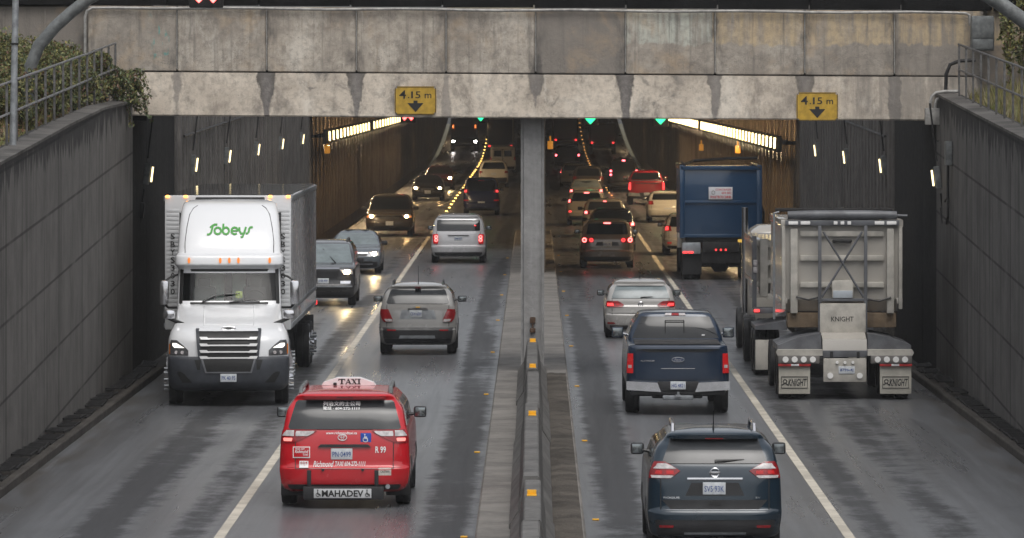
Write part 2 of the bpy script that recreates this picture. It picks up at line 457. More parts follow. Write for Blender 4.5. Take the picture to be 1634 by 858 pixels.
# ground sheet and embankments
g = MB(); g.sheet([[(xx, yy, -3.0) for xx in (-700, -300, 0, 300, 700)] for yy in (-500, -60, 0, 700, 1300)])
tag(g.build('ground', M['soil']), kind='structure')
for sx, cop, yb in ((-1, copL, ZL), (1, copR, ZR)):
    e = MB(); G = []
    for yy in [-60, 0, 40, 60, 80, 90, 100, 108, 115.5]:
        c = cop(yy)
        G.append([(sx*xx, yy, c+dz) for xx, dz in ((9.28, -.35), (9.5, -.05), (11, .25), (14, .9), (25, 1.6), (500, 2.5))])
    e.sheet(G); tag(e.build('embankment', M['soil']), kind='structure')
    e = MB(); e.sheet([[(sx*xx, yy, 8.35) for xx in (9.3, 30, 500)] for yy in (116.6, 400, 700)])
    tag(e.build('embankment', M['soil']), kind='structure')
    e = MB(); e.sheet([[(sx*xx, yy, 9.3+max(0, zr(yy)-3)) for xx in (0, 9.3)] for yy in (yb, 420, 640)])
    tag(e.build('hilltop', M['soil']), kind='structure')

road = MB(); road.sheet(strip(-8.3, 8.3, YS, zr, 4)); tag(road.build('road', M['asphalt']), kind='structure')
for sx in (-1, 1):
    ln = MB(); xs = 4.46*sx
    ln.sheet(strip(xs-.075, xs+.075, list(range(40, 264, 4)), lambda q: .006)); tag(ln.build('road_marking', M['line_white']), kind='structure')

# kerbs with drain channel below the walls
for sx in (-1, 1):
    k = MB(); n0 = 20
    k.prism([(sx*8.27, -.1), (sx*8.27, .13), (sx*8.29, .155), (sx*8.40, .155), (sx*8.40, .07), (sx*8.74, .07), (sx*8.74, -.1)], 'y', n0, ZL if sx < 0 else ZR)
    tag(k.build('kerb', M['kerb_wet'], angle=20), kind='structure')
gm = MB()
for j in range(9): gm.box(-.17, .17, j*.13, j*.13+.05, -.012, .012)
gm.box(-.17, -.145, 0, 1.09, -.018, .018); gm.box(.145, .17, 0, 1.09, -.018, .018)
proto = None
for sx in (-1, 1):
    for i in range(34):
        if random.random() < .10: continue
        yy = 78+i*1.22
        if proto is None:
            proto = gm.build('drain_grate', M['dark_metal']); o = proto
        else: o = proto.copy(); COL.objects.link(o)
        o.location = (sx*(8.57+random.uniform(-.01, .01)), yy, .165+(random.random() < .2)*.06)
        o.rotation_euler = (random.uniform(-.02, .05), random.uniform(-.08, .08), random.uniform(-.03, .03))
        tag(o, 'rusty black drain grate in the channel at the foot of the %s wall' % ('left' if sx < 0 else 'right'), 'drain grate', 'drain grates along the %s wall' % ('left' if sx < 0 else 'right'))

# median: kerbed strip, barrier, reflectors
md = MB(); md.prism([(-.83, -.1), (-.83, .12), (-.80, .15), (.69, .15), (.72, .12), (.72, -.1)], 'y', 20, 230)
tag(md.build('median_kerb', M['kerb'], angle=20), kind='structure')
gd = MB(); gd.sheet([[(xx, yy, .156+random.random()*.03*(.35 < xx < .62)) for xx in (.25, .36, .46, .56, .675)] for yy in [60+.4*k for k in range(140)]])
tag(gd.build('median_grit', M['dirt']), kind='stuff')
def barrier_block(y0, y1, dx, top):
    k = MB(); cx = -.04+dx
    k.prism([(cx-.31, .14), (cx-.31, .22), (cx-.18, .42), (cx-.115, top-.02), (cx-.095, top), (cx+.095, top), (cx+.115, top-.02), (cx+.18, .42), (cx+.31, .22), (cx+.31, .14)], 'y', y0, y1)
    return k
ys = [20, 32, 44, 56, 68, 75.0, 92.3, 104, 115.6]
tops = [.85]*4+[.85, .90, .82, .86]
for i in range(len(ys)-1):
    o = barrier_block(ys[i]+.03, ys[i+1]-.03, (.012, -.01)[i % 2], tops[i]).build('concrete_barrier', M['barrier'], angle=20)
    tag(o, 'grey concrete safety barrier block in the line on the kerbed median', 'barrier', 'barrier blocks along the median')
for i, yy in enumerate((56.5, 72.1, 88.8, 104.6, 115.0)):
    k = MB(); tz = .85 if yy < 75 else (.90 if yy < 92 else (.82 if yy < 104 else .86))
    k.box(-.105, .03, yy-.09, yy+.09, tz, tz+.012, .004); k.box(-.10, .025, yy+.05, yy+.075, tz+.01, tz+.075, .006)
    tag(k.build('reflector', M['yellow_reflector']), 'small yellow reflector fixed to the top of the concrete median barrier', 'reflector', 'yellow reflectors on the median barrier')
# rest of the median beyond the pier: wall between the tubes
cw = MB(); G = [[(-.42, yy, zr(yy)+.0), (-.42, yy, 6.2+zr(yy)), (.36, yy, 6.2+zr(yy)), (.36, yy, zr(yy))] for yy in [178, 220, 300, 420]+list(range(430, 621, 10))]
cw.sheet(G); cw.add(G[0], [(0, 1, 2, 3)])
tag(cw.build('dividing_wall', M['tunnel_wall']), 'dark concrete wall dividing the two tunnel tubes behind the pier', 'wall')

# --- approach walls
def wall(name, sx, ya, yb, topf, mat, label, x=8.75, th=.55, n=12, ribs=0, copm=None, zfun=lambda q: 0):
    k = MB(); yy = [ya+(yb-ya)*i/n for i in range(n+1)]
    G = [[(sx*x, q, -.25+zfun(q)), (sx*x, q, topf(q)), (sx*(x+th), q, topf(q)), (sx*(x+th), q, -.25+zfun(q))] for q in yy]
    k.sheet(G); k.add(G[0], [(0, 1, 2, 3)]); k.add(G[-1], [(0, 1, 2, 3)])
    if ribs:
        q = ya+.4
        while q < yb-.8:
            zz = topf(q)
            k.box(sx*(x-.07), sx*(x+.05), q, q+.62, .30+zfun(q), zz-.15, .015); q += ribs
    o = k.build(name, mat, angle=25); tag(o, label, 'wall')
    if copm:
        c = MB(); G = [[(sx*(x-.04), q, topf(q)-.002), (sx*(x-.04), q, topf(q)+.05), (sx*(x+.35), q, topf(q)+.07), (sx*(x+.35), q, topf(q)-.002)] for q in yy]
        c.sheet(G); c.add(G[0], [(0, 1, 2, 3)]); c.add(G[-1], [(0, 1, 2, 3)])
        c.build('coping', copm, o, 25)
    return o
wall('retaining_wall', -1, 20, DK0-.02, copL, M['wall_left'], 'dark damp concrete retaining wall beside the white articulated lorry', copm=M['coping'])
wall('retaining_wall', 1, 20, DK0-.02, copR, M['wall_right'], 'dark concrete retaining wall beside the beige gravel trailer, with cabinets at its far end', copm=M['coping'])
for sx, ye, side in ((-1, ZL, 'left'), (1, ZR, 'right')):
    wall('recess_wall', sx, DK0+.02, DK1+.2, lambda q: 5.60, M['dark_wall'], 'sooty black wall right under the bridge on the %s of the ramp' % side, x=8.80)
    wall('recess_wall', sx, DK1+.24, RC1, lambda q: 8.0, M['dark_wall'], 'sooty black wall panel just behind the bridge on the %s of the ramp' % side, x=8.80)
    wall('ribbed_wall', sx, RC1+.03, ye-.03, lambda q: 8.6, M['wall_open'], 'grey ribbed concrete wall between bridge and %s tunnel mouth' % side, n=4, ribs=1.35)
    wall('tunnel_wall', sx, ye, 620, lambda q: 5.9+zr(q), M['tunnel_wall'], 'brown ribbed wall inside the %s tunnel tube, lit by warm lamps' % side, n=60, ribs=1.9, zfun=zr)
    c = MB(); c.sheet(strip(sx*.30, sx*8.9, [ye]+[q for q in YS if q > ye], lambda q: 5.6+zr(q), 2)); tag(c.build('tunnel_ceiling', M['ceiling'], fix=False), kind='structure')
    c = MB(); c.box(sx*.0, sx*9.3, ye-.6, ye-.01, 5.55, 9.25)
    tag(c.build('tunnel_portal', M['wall_open']), 'concrete head wall above the mouth of the %s tunnel tube' % side, 'wall')
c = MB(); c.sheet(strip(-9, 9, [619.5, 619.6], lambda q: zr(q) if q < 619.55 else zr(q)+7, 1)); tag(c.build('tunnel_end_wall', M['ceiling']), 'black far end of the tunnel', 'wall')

# --- bridge girder
def girder_mat(name, lower):
    b = NB(name); x, y, z = b.xyz()
    m1 = b.noise((.7, .7, .9), 6, .65, .3, .7, .5); m2 = b.noise((7, 7, 7), 6, .7, .4, .72); m3 = b.noise((2.4, 2.4, 2.4), 5, .65, .5, .72, .6, (4, 4, 4))
    oi = b.n('ShaderNodeObjectInfo')
    base = b.mix(m1, (.29, .25, .205), (.56, .50, .42)) if not lower else b.mix(m1, (.44, .38, .31), (.64, .565, .47))
    blot = b.noise((1.5, 1, .9), 8, .74, .47, .68, .15, (8, 3, 5)); base = b.mix(b.math('MULTIPLY', blot, .75), base, (.15, .13, .11))
    pal = b.noise((1.3, 1, .6), 8, .72, .52, .66, .1, (1, 6, 2)); base = b.mix(b.math('MULTIPLY', pal, .6), base, (.66, .61, .53))
    pit = b.noise((22, 22, 22), 3, .6, .62, .72); base = b.mix(b.math('MULTIPLY', pit, .5), base, (.10, .09, .08))
    u = b.math('MULTIPLY', b.math('ADD', x, 9.74+.9765), 1/1.953)
    fl = b.math('FLOOR', u); d = b.math('MULTIPLY', b.math('ABSOLUTE', b.math('SUBTRACT', b.math('FRACT', u), .5)), 1.953)
    wn = b.n('ShaderNodeTexWhiteNoise', noise_dimensions='1D'); b.link(fl, wn.inputs['W']); rnd = wn.outputs['Value']
    if not lower:
        base = b.mix(b.math('MULTIPLY', oi.outputs['Color'], 1.0), base, (.20, .178, .155))
        # old washes of pale and ochre paint over the upper half of the eastern panels
        e = b.noise((3.5, 1, .5), 4, .6, .3, .7)
        pale = b.math('MULTIPLY', b.ramp(b.math('ADD', z, b.math('MULTIPLY', e, .12)), 7.32, 7.38), b.ramp(x, 1.93, 1.95))
        pale = b.math('MULTIPLY', pale, b.noise((5, 1, .5), 5, .65, .32, .62, .3, (1, 1, 1)))
        base = b.mix(b.math('MULTIPLY', pale, b.ramp(x, 3.86, 3.88, .85, .0)), base, (.52, .54, .47))
        base = b.mix(b.math('MULTIPLY', pale, b.ramp(x, 3.86, 3.88, .0, .8)), base, (.52, .40, .24))
        vs_ = b.noise((6, 1, .28), 5, .65, .5, .78, .3, (2, 8, 3))
        base = b.mix(b.math('MULTIPLY', vs_, .9), base, (.12, .108, .096))
        wk = b.math('MULTIPLY', b.ramp(d, .35, .02), b.noise((3, 1, 1.1), 5, .6, .42, .65))
        base = b.mix(b.math('MULTIPLY', wk, .9), base, (.065, .06, .056))
        warm = b.noise((.9, 1, .9), 4, .6, .5, .7, .5, (6, 1, 2)); base = b.mix(b.math('MULTIPLY', warm, .45), base, (.52, .37, .22))
        gm_ = b.math('MULTIPLY', b.ramp(b.math('ABSOLUTE', b.math('ADD', x, 8.15)), .32, .05), b.noise((4, 1, 2.2), 4, .6, .56, .62, 1.2))
        base = b.mix(b.math('MULTIPLY', gm_, b.math('MULTIPLY', b.ramp(z, 6.9, 7.05), .95)), base, (.10, .30, .27))
        crack = b.noise((1.6, 1, 1.6), 7, .7, .492, .508, 1.4, (2, 2, 7)); ck = b.math('MULTIPLY', b.math('MULTIPLY', crack, b.math('SUBTRACT', 1, crack)), 4)
        base = b.mix(b.math('MULTIPLY', ck, b.math('MULTIPLY', b.ramp(z, 7.6, 6.9), .6)), base, (.05, .048, .045))
    else:
        wob = b.noise((1.2, 1, 1.6), 4, .6, .2, .8, .3, (3, 9, 1))
        wn2 = b.n('ShaderNodeTexWhiteNoise', noise_dimensions='1D'); b.link(b.math('ADD', fl, 31.7), wn2.inputs['W']); rn2 = wn2.outputs['Value']
        wob2 = b.noise((5, 1, 2.5), 5, .7, .2, .8, .6, (5, 1, 1))
        tz = b.ramp(z, 5.72, 6.70)
        wt = b.math('ADD', .09, b.math('MULTIPLY', rnd, .17)); wb = b.math('ADD', .045, b.math('MULTIPLY', rn2, .13))
        wid = b.math('ADD', b.math('MULTIPLY', wt, tz), b.math('MULTIPLY', wb, b.math('SUBTRACT', 1, tz)))
        wid = b.math('ADD', wid, b.math('MULTIPLY', b.math('SUBTRACT', wob, .5), .13)); wid = b.math('ADD', wid, b.math('MULTIPLY', b.math('SUBTRACT', wob2, .5), .07))
        st = b.ramp(b.math('SUBTRACT', wid, d), 0, .05)
        base = b.mix(b.math('MULTIPLY', st, b.math('ADD', .55, b.math('MULTIPLY', rnd, .42))), base, b.mix(b.ramp(d, .02, .2), b.mix(m2, (.11, .10, .098), (.20, .19, .18)), (.045, .04, .036)))
        base = b.mix(b.math('MULTIPLY', b.math('MULTIPLY', m3, b.ramp(b.noise((.55, 1, .4), 3, .5, .35, .65, 0, (7, 7, 7)), .3, 1)), .85), base, (.09, .088, .085))
        rr = b.math('MULTIPLY', b.ramp(x, 4.4, 7.4), b.noise((3, 1, .4), 5, .65, .3, .65)); base = b.mix(b.math('MULTIPLY', rr, .7), base, (.12, .11, .10))
    base = b.mix(b.math('MULTIPLY', m2, .50), base, (.17, .15, .128))
    b.set(Base_Color=base, Roughness=b.ramp(m2, 0, 1, .85, .6))
    b.bump(b.math('ADD', m2, m3), .35, .012)
    return b.m
M['girder_up'] = girder_mat('parapet_concrete', False); M['girder_low'] = girder_mat('beam_concrete', True)
bridge = thing('road_bridge', 'weathered pale concrete bridge across the ramp with stained panels and two height signs', 'bridge', (0, DK0, 0))
def part(mb, name, mat, par, angle=30):
    """world-coordinate mesh below an Empty"""
    o = mb.build(name, mat, None, angle); o.parent = par; o.matrix_parent_inverse = Matrix.Translation(-Vector(par.location)); return o
tilt = lambda xx, z0: z0-.0062*(xx+8.75)
lo = MB()
for a, c_ in zip([-8.78+17.56*i/12 for i in range(12)], [-8.78+17.56*(i+1)/12 for i in range(12)]): pass
nx = 24; xs = [-9.7+19.4*i/nx for i in range(nx+1)]
G = [[(q, DK1, tilt(q, 8.0)), (q, DK1, tilt(q, 5.74)), (q, DK0-.05, tilt(q, 5.74)), (q, DK0-.07, tilt(q, 5.77)), (q, DK0+.02, tilt(q, 6.68)), (q, DK0+.10, tilt(q, 6.70))] for q in xs]
lo.sheet(G); part(lo, 'beam', M['girder_low'], bridge, 20)
xj = [-9.74+1.953*i for i in range(11)]
for i in range(10):
    k = MB(); a, c_ = xj[i]+.014, xj[i+1]-.014; n = 4
    dy = random.uniform(-.012, .012)
    v = []
    for q in (a, c_):
        v += [(q, DK0+.03+dy, tilt(q, 6.715)), (q, DK0+.03+dy, tilt(q, 8.13)), (q, DK0+.40, tilt(q, 8.13)), (q, DK0+.40, tilt(q, 6.715))]
    bm = bmesh.new(); bv = [bm.verts.new(p) for p in v]
    for f in ((0, 1, 5, 4), (1, 2, 6, 5), (2, 3, 7, 6), (3, 0, 4, 7), (0, 3, 2, 1), (4, 5, 6, 7)): bm.faces.new([bv[j] for j in f])
    bmesh.ops.bevel(bm, geom=bm.edges[:], offset=.018, segments=2, affect='EDGES'); k.from_bm(bm)
    o = part(k, 'parapet_panel', M['girder_up'], bridge); q = (.45, .15, .0, .02, .12, .9, .25, .35, .5, .8)[i]; o.color = (q, q, q, 1)
for q in xj[1:-1]:
    k = MB(); k.tube([(q, DK0+.012, tilt(q, 6.76)), (q, DK0+.012, tilt(q, 8.10))], .013, 6); part(k, 'joint_strip', M['conduit'], bridge)
k = MB(); G = [[(q, DK0+.42, tilt(q, 6.5)), (q, DK0+.42, tilt(q, 8.1)), (q, DK1, tilt(q, 8.1))] for q in (-9.7, 0, 9.75)]; k.sheet(G); part(k, 'deck', M['tar'], bridge)
k = MB()
for i in range(12):
    a = -12+2.0*i+.01; k.box(a, a+1.96, DK0+.06, DK0+.34, 8.145-.0062*(a+8.75), 8.85, .01)
k.box(-60, 60, DK0+.30, DK0+.55, 8.16, 10.2)
part(k, 'parapet_rail', M['tar'], bridge)
k = MB(); k.tube([(-9.78, DK0-.06, 6.85), (-9.78, DK0-.06, 7.9), (-9.74, DK0-.06, 8.02), (-9.62, DK0-.06, 8.085)]+[(q, DK0-.06, tilt(q, 8.09)+.012*math.sin(q*1.7)) for q in [-9+.75*i for i in range(25)]]+[(9.38, DK0-.06, 7.97), (9.46, DK0-.06, 7.93), (9.48, DK0-.06, 7.7)], .032, 8)
part(k, 'conduit', M['conduit'], bridge)
# wing wall left and right of the bridge
for sx in (-1, 1):
    k = MB(); k.box(sx*9.32, sx*40, DK0+.22, DK0+.8, 3, 8.12)
    if sx < 0: k.box(-11.6, -11.57, DK0+.19, DK0+.3, 5, 8.1); k.box(-10.7, -10.66, DK0+.19, DK0+.3, 5, 8.1)
    tag(k.build('wing_wall', M['girder_up']), 'grey concrete wing wall behind the %s' % ('brambles and curved mast' if sx < 0 else 'creeper and grey cabinet'), 'wall')
# pier
k = MB(); bm = bmesh.new(); bmesh.ops.create_cube(bm, size=1)
for v in bm.verts: v.co = (-.045+v.co.x*.51, 117.2+v.co.y*1.6, 2.9+v.co.z*5.62)
bmesh.ops.bevel(bm, geom=[e for e in bm.edges if abs(e.verts[0].co.z-e.verts[1].co.z) > 1], offset=.07, segments=3, affect='EDGES'); k.from_bm(bm)
pier = tag(k.build('bridge_pier', M['pier']), 'slim grey concrete pier on the median carrying the middle of the bridge', 'pier')
k = MB(); k.box(-.10, .02, 116.32, 116.39, 1.0, 1.10, .02); k.box(-.10, .02, 116.32, 116.39, 1.2, 1.34, .02); k.box(-.055, -.025, 116.33, 116.38, 1.05, 1.25, .01)
part(k, 'clamp', simple('rusty_iron', (.10, .055, .03), .7, .2, var=.5, scale=9), pier)
pier.children[0].matrix_parent_inverse = Matrix()
# --- height signs
def height_sign(cx, zc, label):
    t = thing('height_sign', label, 'sign', (cx, DK0-.09, zc))
    k = MB(); bm = bmesh.new(); bmesh.ops.create_cube(bm, size=1)
    for v in bm.verts: v.co = (v.co.x*.90, v.co.y*.02, v.co.z*.62)
    bmesh.ops.bevel(bm, geom=[e for e in bm.edges if abs(e.verts[0].co.y-e.verts[1].co.y) > .005], offset=.05, segments=4, affect='EDGES'); k.from_bm(bm)
    k.build('board', M['sign_yellow'], t)
    k = MB(); lettering(k, '4', -.355, -.205, .04, .225, lambda a, c: -.012, .012)
    lettering(k, '.', -.165, -.135, .05, .08, lambda a, c: -.012, .012); lettering(k, '1', -.095, -.055, .05, .20, lambda a, c: -.012, .006)
    lettering(k, '5', .0, .11, .05, .20, lambda a, c: -.012, .006); lettering(k, 'm', .20, .345, .05, .15, lambda a, c: -.012, .006)
    k.build('lettering', M['ink_black'], t, 0, fix=False)
    k = MB(); k.prism([(-.045, .0), (-.045, -.055), (-.175, -.055), (0, -.25), (.175, -.055), (.045, -.055), (.045, .0)], 'y', -.017, -.008); k.build('arrow', M['ink_black'], t, 0)
    k = MB()
    for s_ in (-1, 1): k.box(s_*.435-.006, s_*.435+.006, -.016, -.008, -.28, .28); k.box(-.42, .42, -.016, -.008, s_*.295-.006, s_*.295+.006)
    k.build('border', M['ink_black'], t, 0)
    k = MB(); k.box(-.3, -.26, .008, .07, -.2, .2); k.box(.26, .3, .008, .07, -.2, .2); k.build('bracket', M['galv'], t)
    return t
height_sign(-2.59, 6.07, 'yellow height limit sign with black arrow between two dark stains, above the left carriageway')
height_sign(6.15, 5.94, 'yellow height limit sign with black arrow on the bridge above the beige gravel trailer')

# --- lane signals
def lane_signal(x, y, z, kind, label, size=.62):
    t = thing('lane_signal', label, 'signal', (x, y, z))
    k = MB(); s = size/2
    k.box(-s*1.25, s*1.25, 0, .16, -s*1.25, s*1.25, .04); k.build('housing', M['dark_metal'], t)
    k = MB()
    if kind == 'x':
        for a in (PI/4, -PI/4):
            c_, s_ = math.cos(a), math.sin(a); w_ = .07
            k.prism([(c_*u-s_*v, s_*u+c_*v) for u, v in ((-s, -w_), (s, -w_), (s, w_), (-s, w_))], 'y', -.012 if a > 0 else -.015, -.002)
        k.build('red_cross', M['red_on'], t, 0)
    else:
        k.prism([(-.07, s), (-.07, -.05), (-s*.62, .16), (-s*.95, .0), (0, -s), (s*.95, .0), (s*.62, .16), (.07, -.05), (.07, s)], 'y', -.014, -.002)
        k.build('green_arrow', M['green_on'], t, 0)
    k = MB(); k.cyl((0, .08, s*1.2), (0, .08, 5.7-z if z < 5.6 else s*1.2+.4), .03); k.build('hanger', M['dark_metal'], t)
lane_signal(-6.30, 265, 4.93, 'x', 'lane signal with a red cross under the tunnel ceiling')
lane_signal(-2.68, 265, 4.93, 'arrow', 'lane signal with a green arrow left of the pier')
lane_signal(2.78, 265, 4.78, 'arrow', 'lane signal with a green arrow above the queue right of the pier')
lane_signal(6.27, 265, 4.76, 'arrow', 'lane signal with a green arrow nearest the row of warm lamps on the right')

# --- curved mast with a lane signal, and slim pole
k = MB()
pth = [(-9.62, 101, 4.6), (-9.60, 101, 6.2), (-9.56, 101, 6.75), (-9.40, 101, 7.15), (-9.10, 101, 7.50), (-8.78, 101, 7.79), (-8.47, 101, 8.03), (-7.95, 101, 8.32), (-7.2, 101, 8.55), (-2, 101, 8.75), (0, 101, 8.8)]
k.tube(pth, [.125, .122, .12, .12, .118, .116, .114, .112, .11, .10, .09], 14)
o = tag(k.build('signal_mast', M['cabinet']), 'grey mast curving out of the brambles and over the left lanes', 'mast')
k = MB(); k.box(-9.87, -9.37, 100.75, 101.25, 4.55, 4.62, .01); k.build('base_plate', M['cabinet'], o)
lane_signal(-6.21, 100.7, 8.19, 'x', 'black lane signal box with red cross hanging from the curved mast', .52)
k = MB()
pth = [(10.0, 97, 5.0), (9.95, 97, 6.5), (9.75, 97, 6.95), (9.35, 97, 7.28), (8.92, 97, 7.57), (8.42, 97, 7.93), (7.9, 97, 8.22), (7.0, 97, 8.5), (4, 97, 8.7)]
k.tube(pth, [.15, .15, .15, .145, .14, .135, .13, .12, .10], 14)
tag(k.build('signal_mast', M['cabinet']), 'dark curved mast leaning over the creeper and right railing', 'mast')
k = MB(); k.tube([(-9.02, 92, 4.9), (-8.93, 92, 9.4)], [.062, .052], 12)
o = tag(k.build('lamp_post', M['galv']), 'slim pale steel pole standing in front of the brambles and railing', 'lamp post')
k = MB(); k.cyl((-8.975, 92, 7.10), (-8.975, 92, 7.135), .068); k.build('band', M['ink_black'], o)

# --- railings
def railing(sx, cop, y0, y1, x, step, label, h=1.12):
    t = thing('railing', label, 'railing', (sx*x, y0, cop(y0)+.05))
    L = Matrix.Translation(-Vector(t.location))
    def P(q, dz): return (0, q-y0, cop(q)-cop(y0)+dz)
    n = int((y1-y0)/step)
    for i in range(n+1):
        q = y0+i*step+random.uniform(-.04, .04); k = MB(); a = P(q, 0); k.box(-.022, .022, a[1]-.022, a[1]+.022, a[2]-.2, a[2]+h, .006)
        k.build('post', M['rail_metal'], t)
    for nm, dz in (('top_rail', h), ('mid_rail', h*.52)):
        k = MB(); k.tube([(random.uniform(-.008, .008)-sx*.0, P(q, 0)[1], P(q, dz)[2]+random.uniform(-.008, .008)) for q in [y0-.3+(y1-y0+.4)*i/16 for i in range(17)]], .024, 8); k.build(nm, M['rail_pale'] if sx < 0 else M['rail_metal'], t)
railing(-1, lambda q: 5.10+.0365*(q-87), 60.5, 115.4, 9.08, 1.83, 'steel railing of square posts on the coping in front of the brambles')
railing(1, copR, 60.5, 113.6, 9.05, 1.83, 'dark weathered railing on the coping below the creeper')

# --- wall lamps, conduits
def wall_lamp():
    t = thing('wall_lamp', '', 'lamp'); k = MB()
    k.box(-.03, .10, -.06, .06, -.24, .24, .02); k.build('housing', M['cabinet'], t)
    k = MB(); k.tube([(-.075, -.03, -.17), (-.075, -.03, .17)], .021, 8); k.build('tube', M['lamp_cool'], t)
    k = MB(); k.tube([(.06, .02, .35), (.06, .02, 1.6)], .022, 6); k.tube([(.06, .02, -.35), (.06, .02, -2.2)], .022, 6); k.box(.0, .1, -.09, .13, -1.0, -.65, .02); k.build('conduit', M['dark_metal'], t)
    return t
wl = wall_lamp(); first = True
for sx, lst in ((-1, [(119, 4.42), (134.8, 4.40), (149.5, 4.42), (165.2, 4.42), (181, 4.42), (197, 4.42)]), (1, [(114.4, 4.42), (131.8, 4.42), (147.3, 4.42), (162.5, 4.42)])):
    side = 'left' if sx < 0 else 'right'
    for i, (q, zz) in enumerate(lst):
        if first: o = wl; first = False
        else: o = dup(wl, (0, 0, 0))
        o.location = (sx*8.62, q, zz); o.rotation_euler = (random.uniform(-.03, .03), -.12, 0 if sx > 0 else PI)
        if i == 0: tag(o, 'lit wall lamp %s' % ('in the dark recess beside the white lorry' if sx < 0 else 'at the end of the right wall, below the black cabinet'))
        else: tag(o, 'lit tube lamp in a line on the grey ribbed wall of the %s carriageway' % side, group='tube lamps on the %s ribbed wall' % side)
k = MB(); k.tube([(-8.62, 131, 5.15), (-8.62, 153, 5.42), (-8.62, 204, 6.1)], .035, 6); tag(k.build('cable_pipe', M['dark_metal']), 'thin dark pipe climbing along the left ribbed wall', 'pipe')
k = MB(); k.tube([(8.62, 131, 5.15), (8.62, 150, 5.45), (8.62, 174, 5.8)], .035, 6); tag(k.build('cable_pipe', M['dark_metal']), 'thin dark pipe climbing along the right ribbed wall', 'pipe')

# --- cabinets and conduits at the right abutment
t = thing('electrical_cabinet', 'large grey electrical cabinet on the bridge end beside the creeper', 'cabinet', (9.72, 115.6, 7.55))
k = MB(); k.box(-.25, .25, -.1, .22, -.40, .36, .05); k.build('body', M['cabinet'], t)
k = MB(); k.box(-.22, .22, -.118, -.098, -.12, .31, .015); k.build('door', M['cabinet'], t)
k = MB(); k.box(-.22, .22, -.116, -.098, -.36, -.15, .012); k.build('lower_panel', M['cabinet'], t)
t = thing('junction_box', 'small pale junction box with two bent pipes under the right end of the bridge', 'junction box', (8.62, 115.2, 5.74))
k = MB(); k.box(-.18, .18, -.1, .1, -.19, .17, .02); k.build('box', M['conduit'], t)
for q, top in ((-.06, .50), (.04, .42)):
    k = MB(); k.tube([(q, 0, .15), (q, 0, top-.2), (q+.03, 0, top-.08), (q+.12, 0, top), (q+.3, 0, top+.03), (.55, .0, top+.03)], .035, 8); k.build('pipe', M['conduit'], t)
k = MB(); k.tube([(0, 0, -.18), (-.05, 0, -.4), (.1, 0, -.55), (.2, 0, -.45)], .012, 6); k.build('cable', M['dark_metal'], t)
k = MB(); k.tube([(9.55, 115.4, 6.95), (9.2, 115.4, 6.93), (9.0, 115.4, 6.85), (8.92, 115.4, 6.65), (8.90, 115.4, 6.2), (8.90, 115.3, 4.0)], .04, 8)
tag(k.build('pipe', M['dark_metal']), 'dark bent pipe running down the corner of bridge and right wall', 'pipe')
t = thing('switch_box', 'tall dark switch box with trailing conduits on the face of the right wall', 'switch box', (8.66, 111.6, 4.95))
k = MB(); k.box(-.06, .08, -.22, .22, -.22, .28, .02); k.build('box', M['cabinet'], t)
k = MB(); k.tube([(0, 0, -.2), (0, 0, -1.3), (0, .3, -1.45), (0, 1.2, -1.4)], .03, 6); k.tube([(0, .12, -.2), (0, .12, -.9), (0, .8, -1.0)], .025, 6); k.build('conduit', M['dark_metal'], t)

# --- tunnel lamps in two rows, amber beacons
def tunnel_lamp():
    t = thing('tunnel_lamp', '', 'lamp'); k = MB()
    k.box(.08, .62, .10, .16, -.06, .06, .01); k.box(-.09, .12, .03, .055, -.30, .25); k.box(-.078, .12, .055, .38, .17, .25); k.box(-.078, .12, .055, .38, -.12, .165); k.box(.105, .12, .04, .50, -.62, -.12); k.build('housing', M['dark_metal'], t)  # includes plates added to hide the glowing face and shield the wall
    k = MB(); k.prism([(-.160, -.18), (-.10, -.18), (-.09, .18), (-.150, .18)], 'y', -.04, .04); k.build('diffuser', M['lamp_bar'], t)
    k = MB(); k.add([(-.072, .07, -.14), (.10, .07, -.285), (.10, .46, -.285), (-.072, .46, -.14)], [(0, 1, 2, 3)]); k.build('reflector', M['hidden_glow'], t)  # unseen glowing face added to brighten the tunnel
    return t
tl = tunnel_lamp(); first = True
def row(sx, ys_, z0):
    global first
    side = 'left' if sx < 0 else 'right'
    for q in ys_:
        if first: o = tl; first = False
        else: o = dup(tl, (0, 0, 0))
        o.location = (sx*8.12, q, z0+zr(q)); o.scale = (sx, 1, 1)
        tag(o, 'warm glowing lamp in the long row high on the %s tunnel wall' % side, group='lamps along the %s tunnel wall' % side)
row(-1, [208+4.1*i for i in range(13)]+[266+5*i for i in range(16)]+[380, 440, 500], 4.42)
row(1, [177.5+3.0*i for i in range(27)]+[262+3.2*i for i in range(18)]+[360, 420, 480], 4.48)
for xx, q, zz, lb in ((-8.25, 212, 3.85, 'small amber box lamp on the left tunnel wall under the lamp row'), (8.2, 215, 3.82, 'small amber box lamp on the right tunnel wall above the blue bin'), (8.2, 262, 3.35, 'small amber box lamp deeper in the right tunnel'), (.62, 210, 4.05, 'small amber box lamp beside the pier in the right tunnel')):
    k = MB(); k.box(-.11, .11, -.08, .08, -.16, .16, .03); k.box(-.03, .03, -.03, .03, .15, .35)
    o = k.build('amber_lamp', simple('amber_box', (.6, .25, .03), .4, emis=(1, .42, .04), es=.2)); o.location = (xx, q, zz); tag(o, lb, 'lamp')

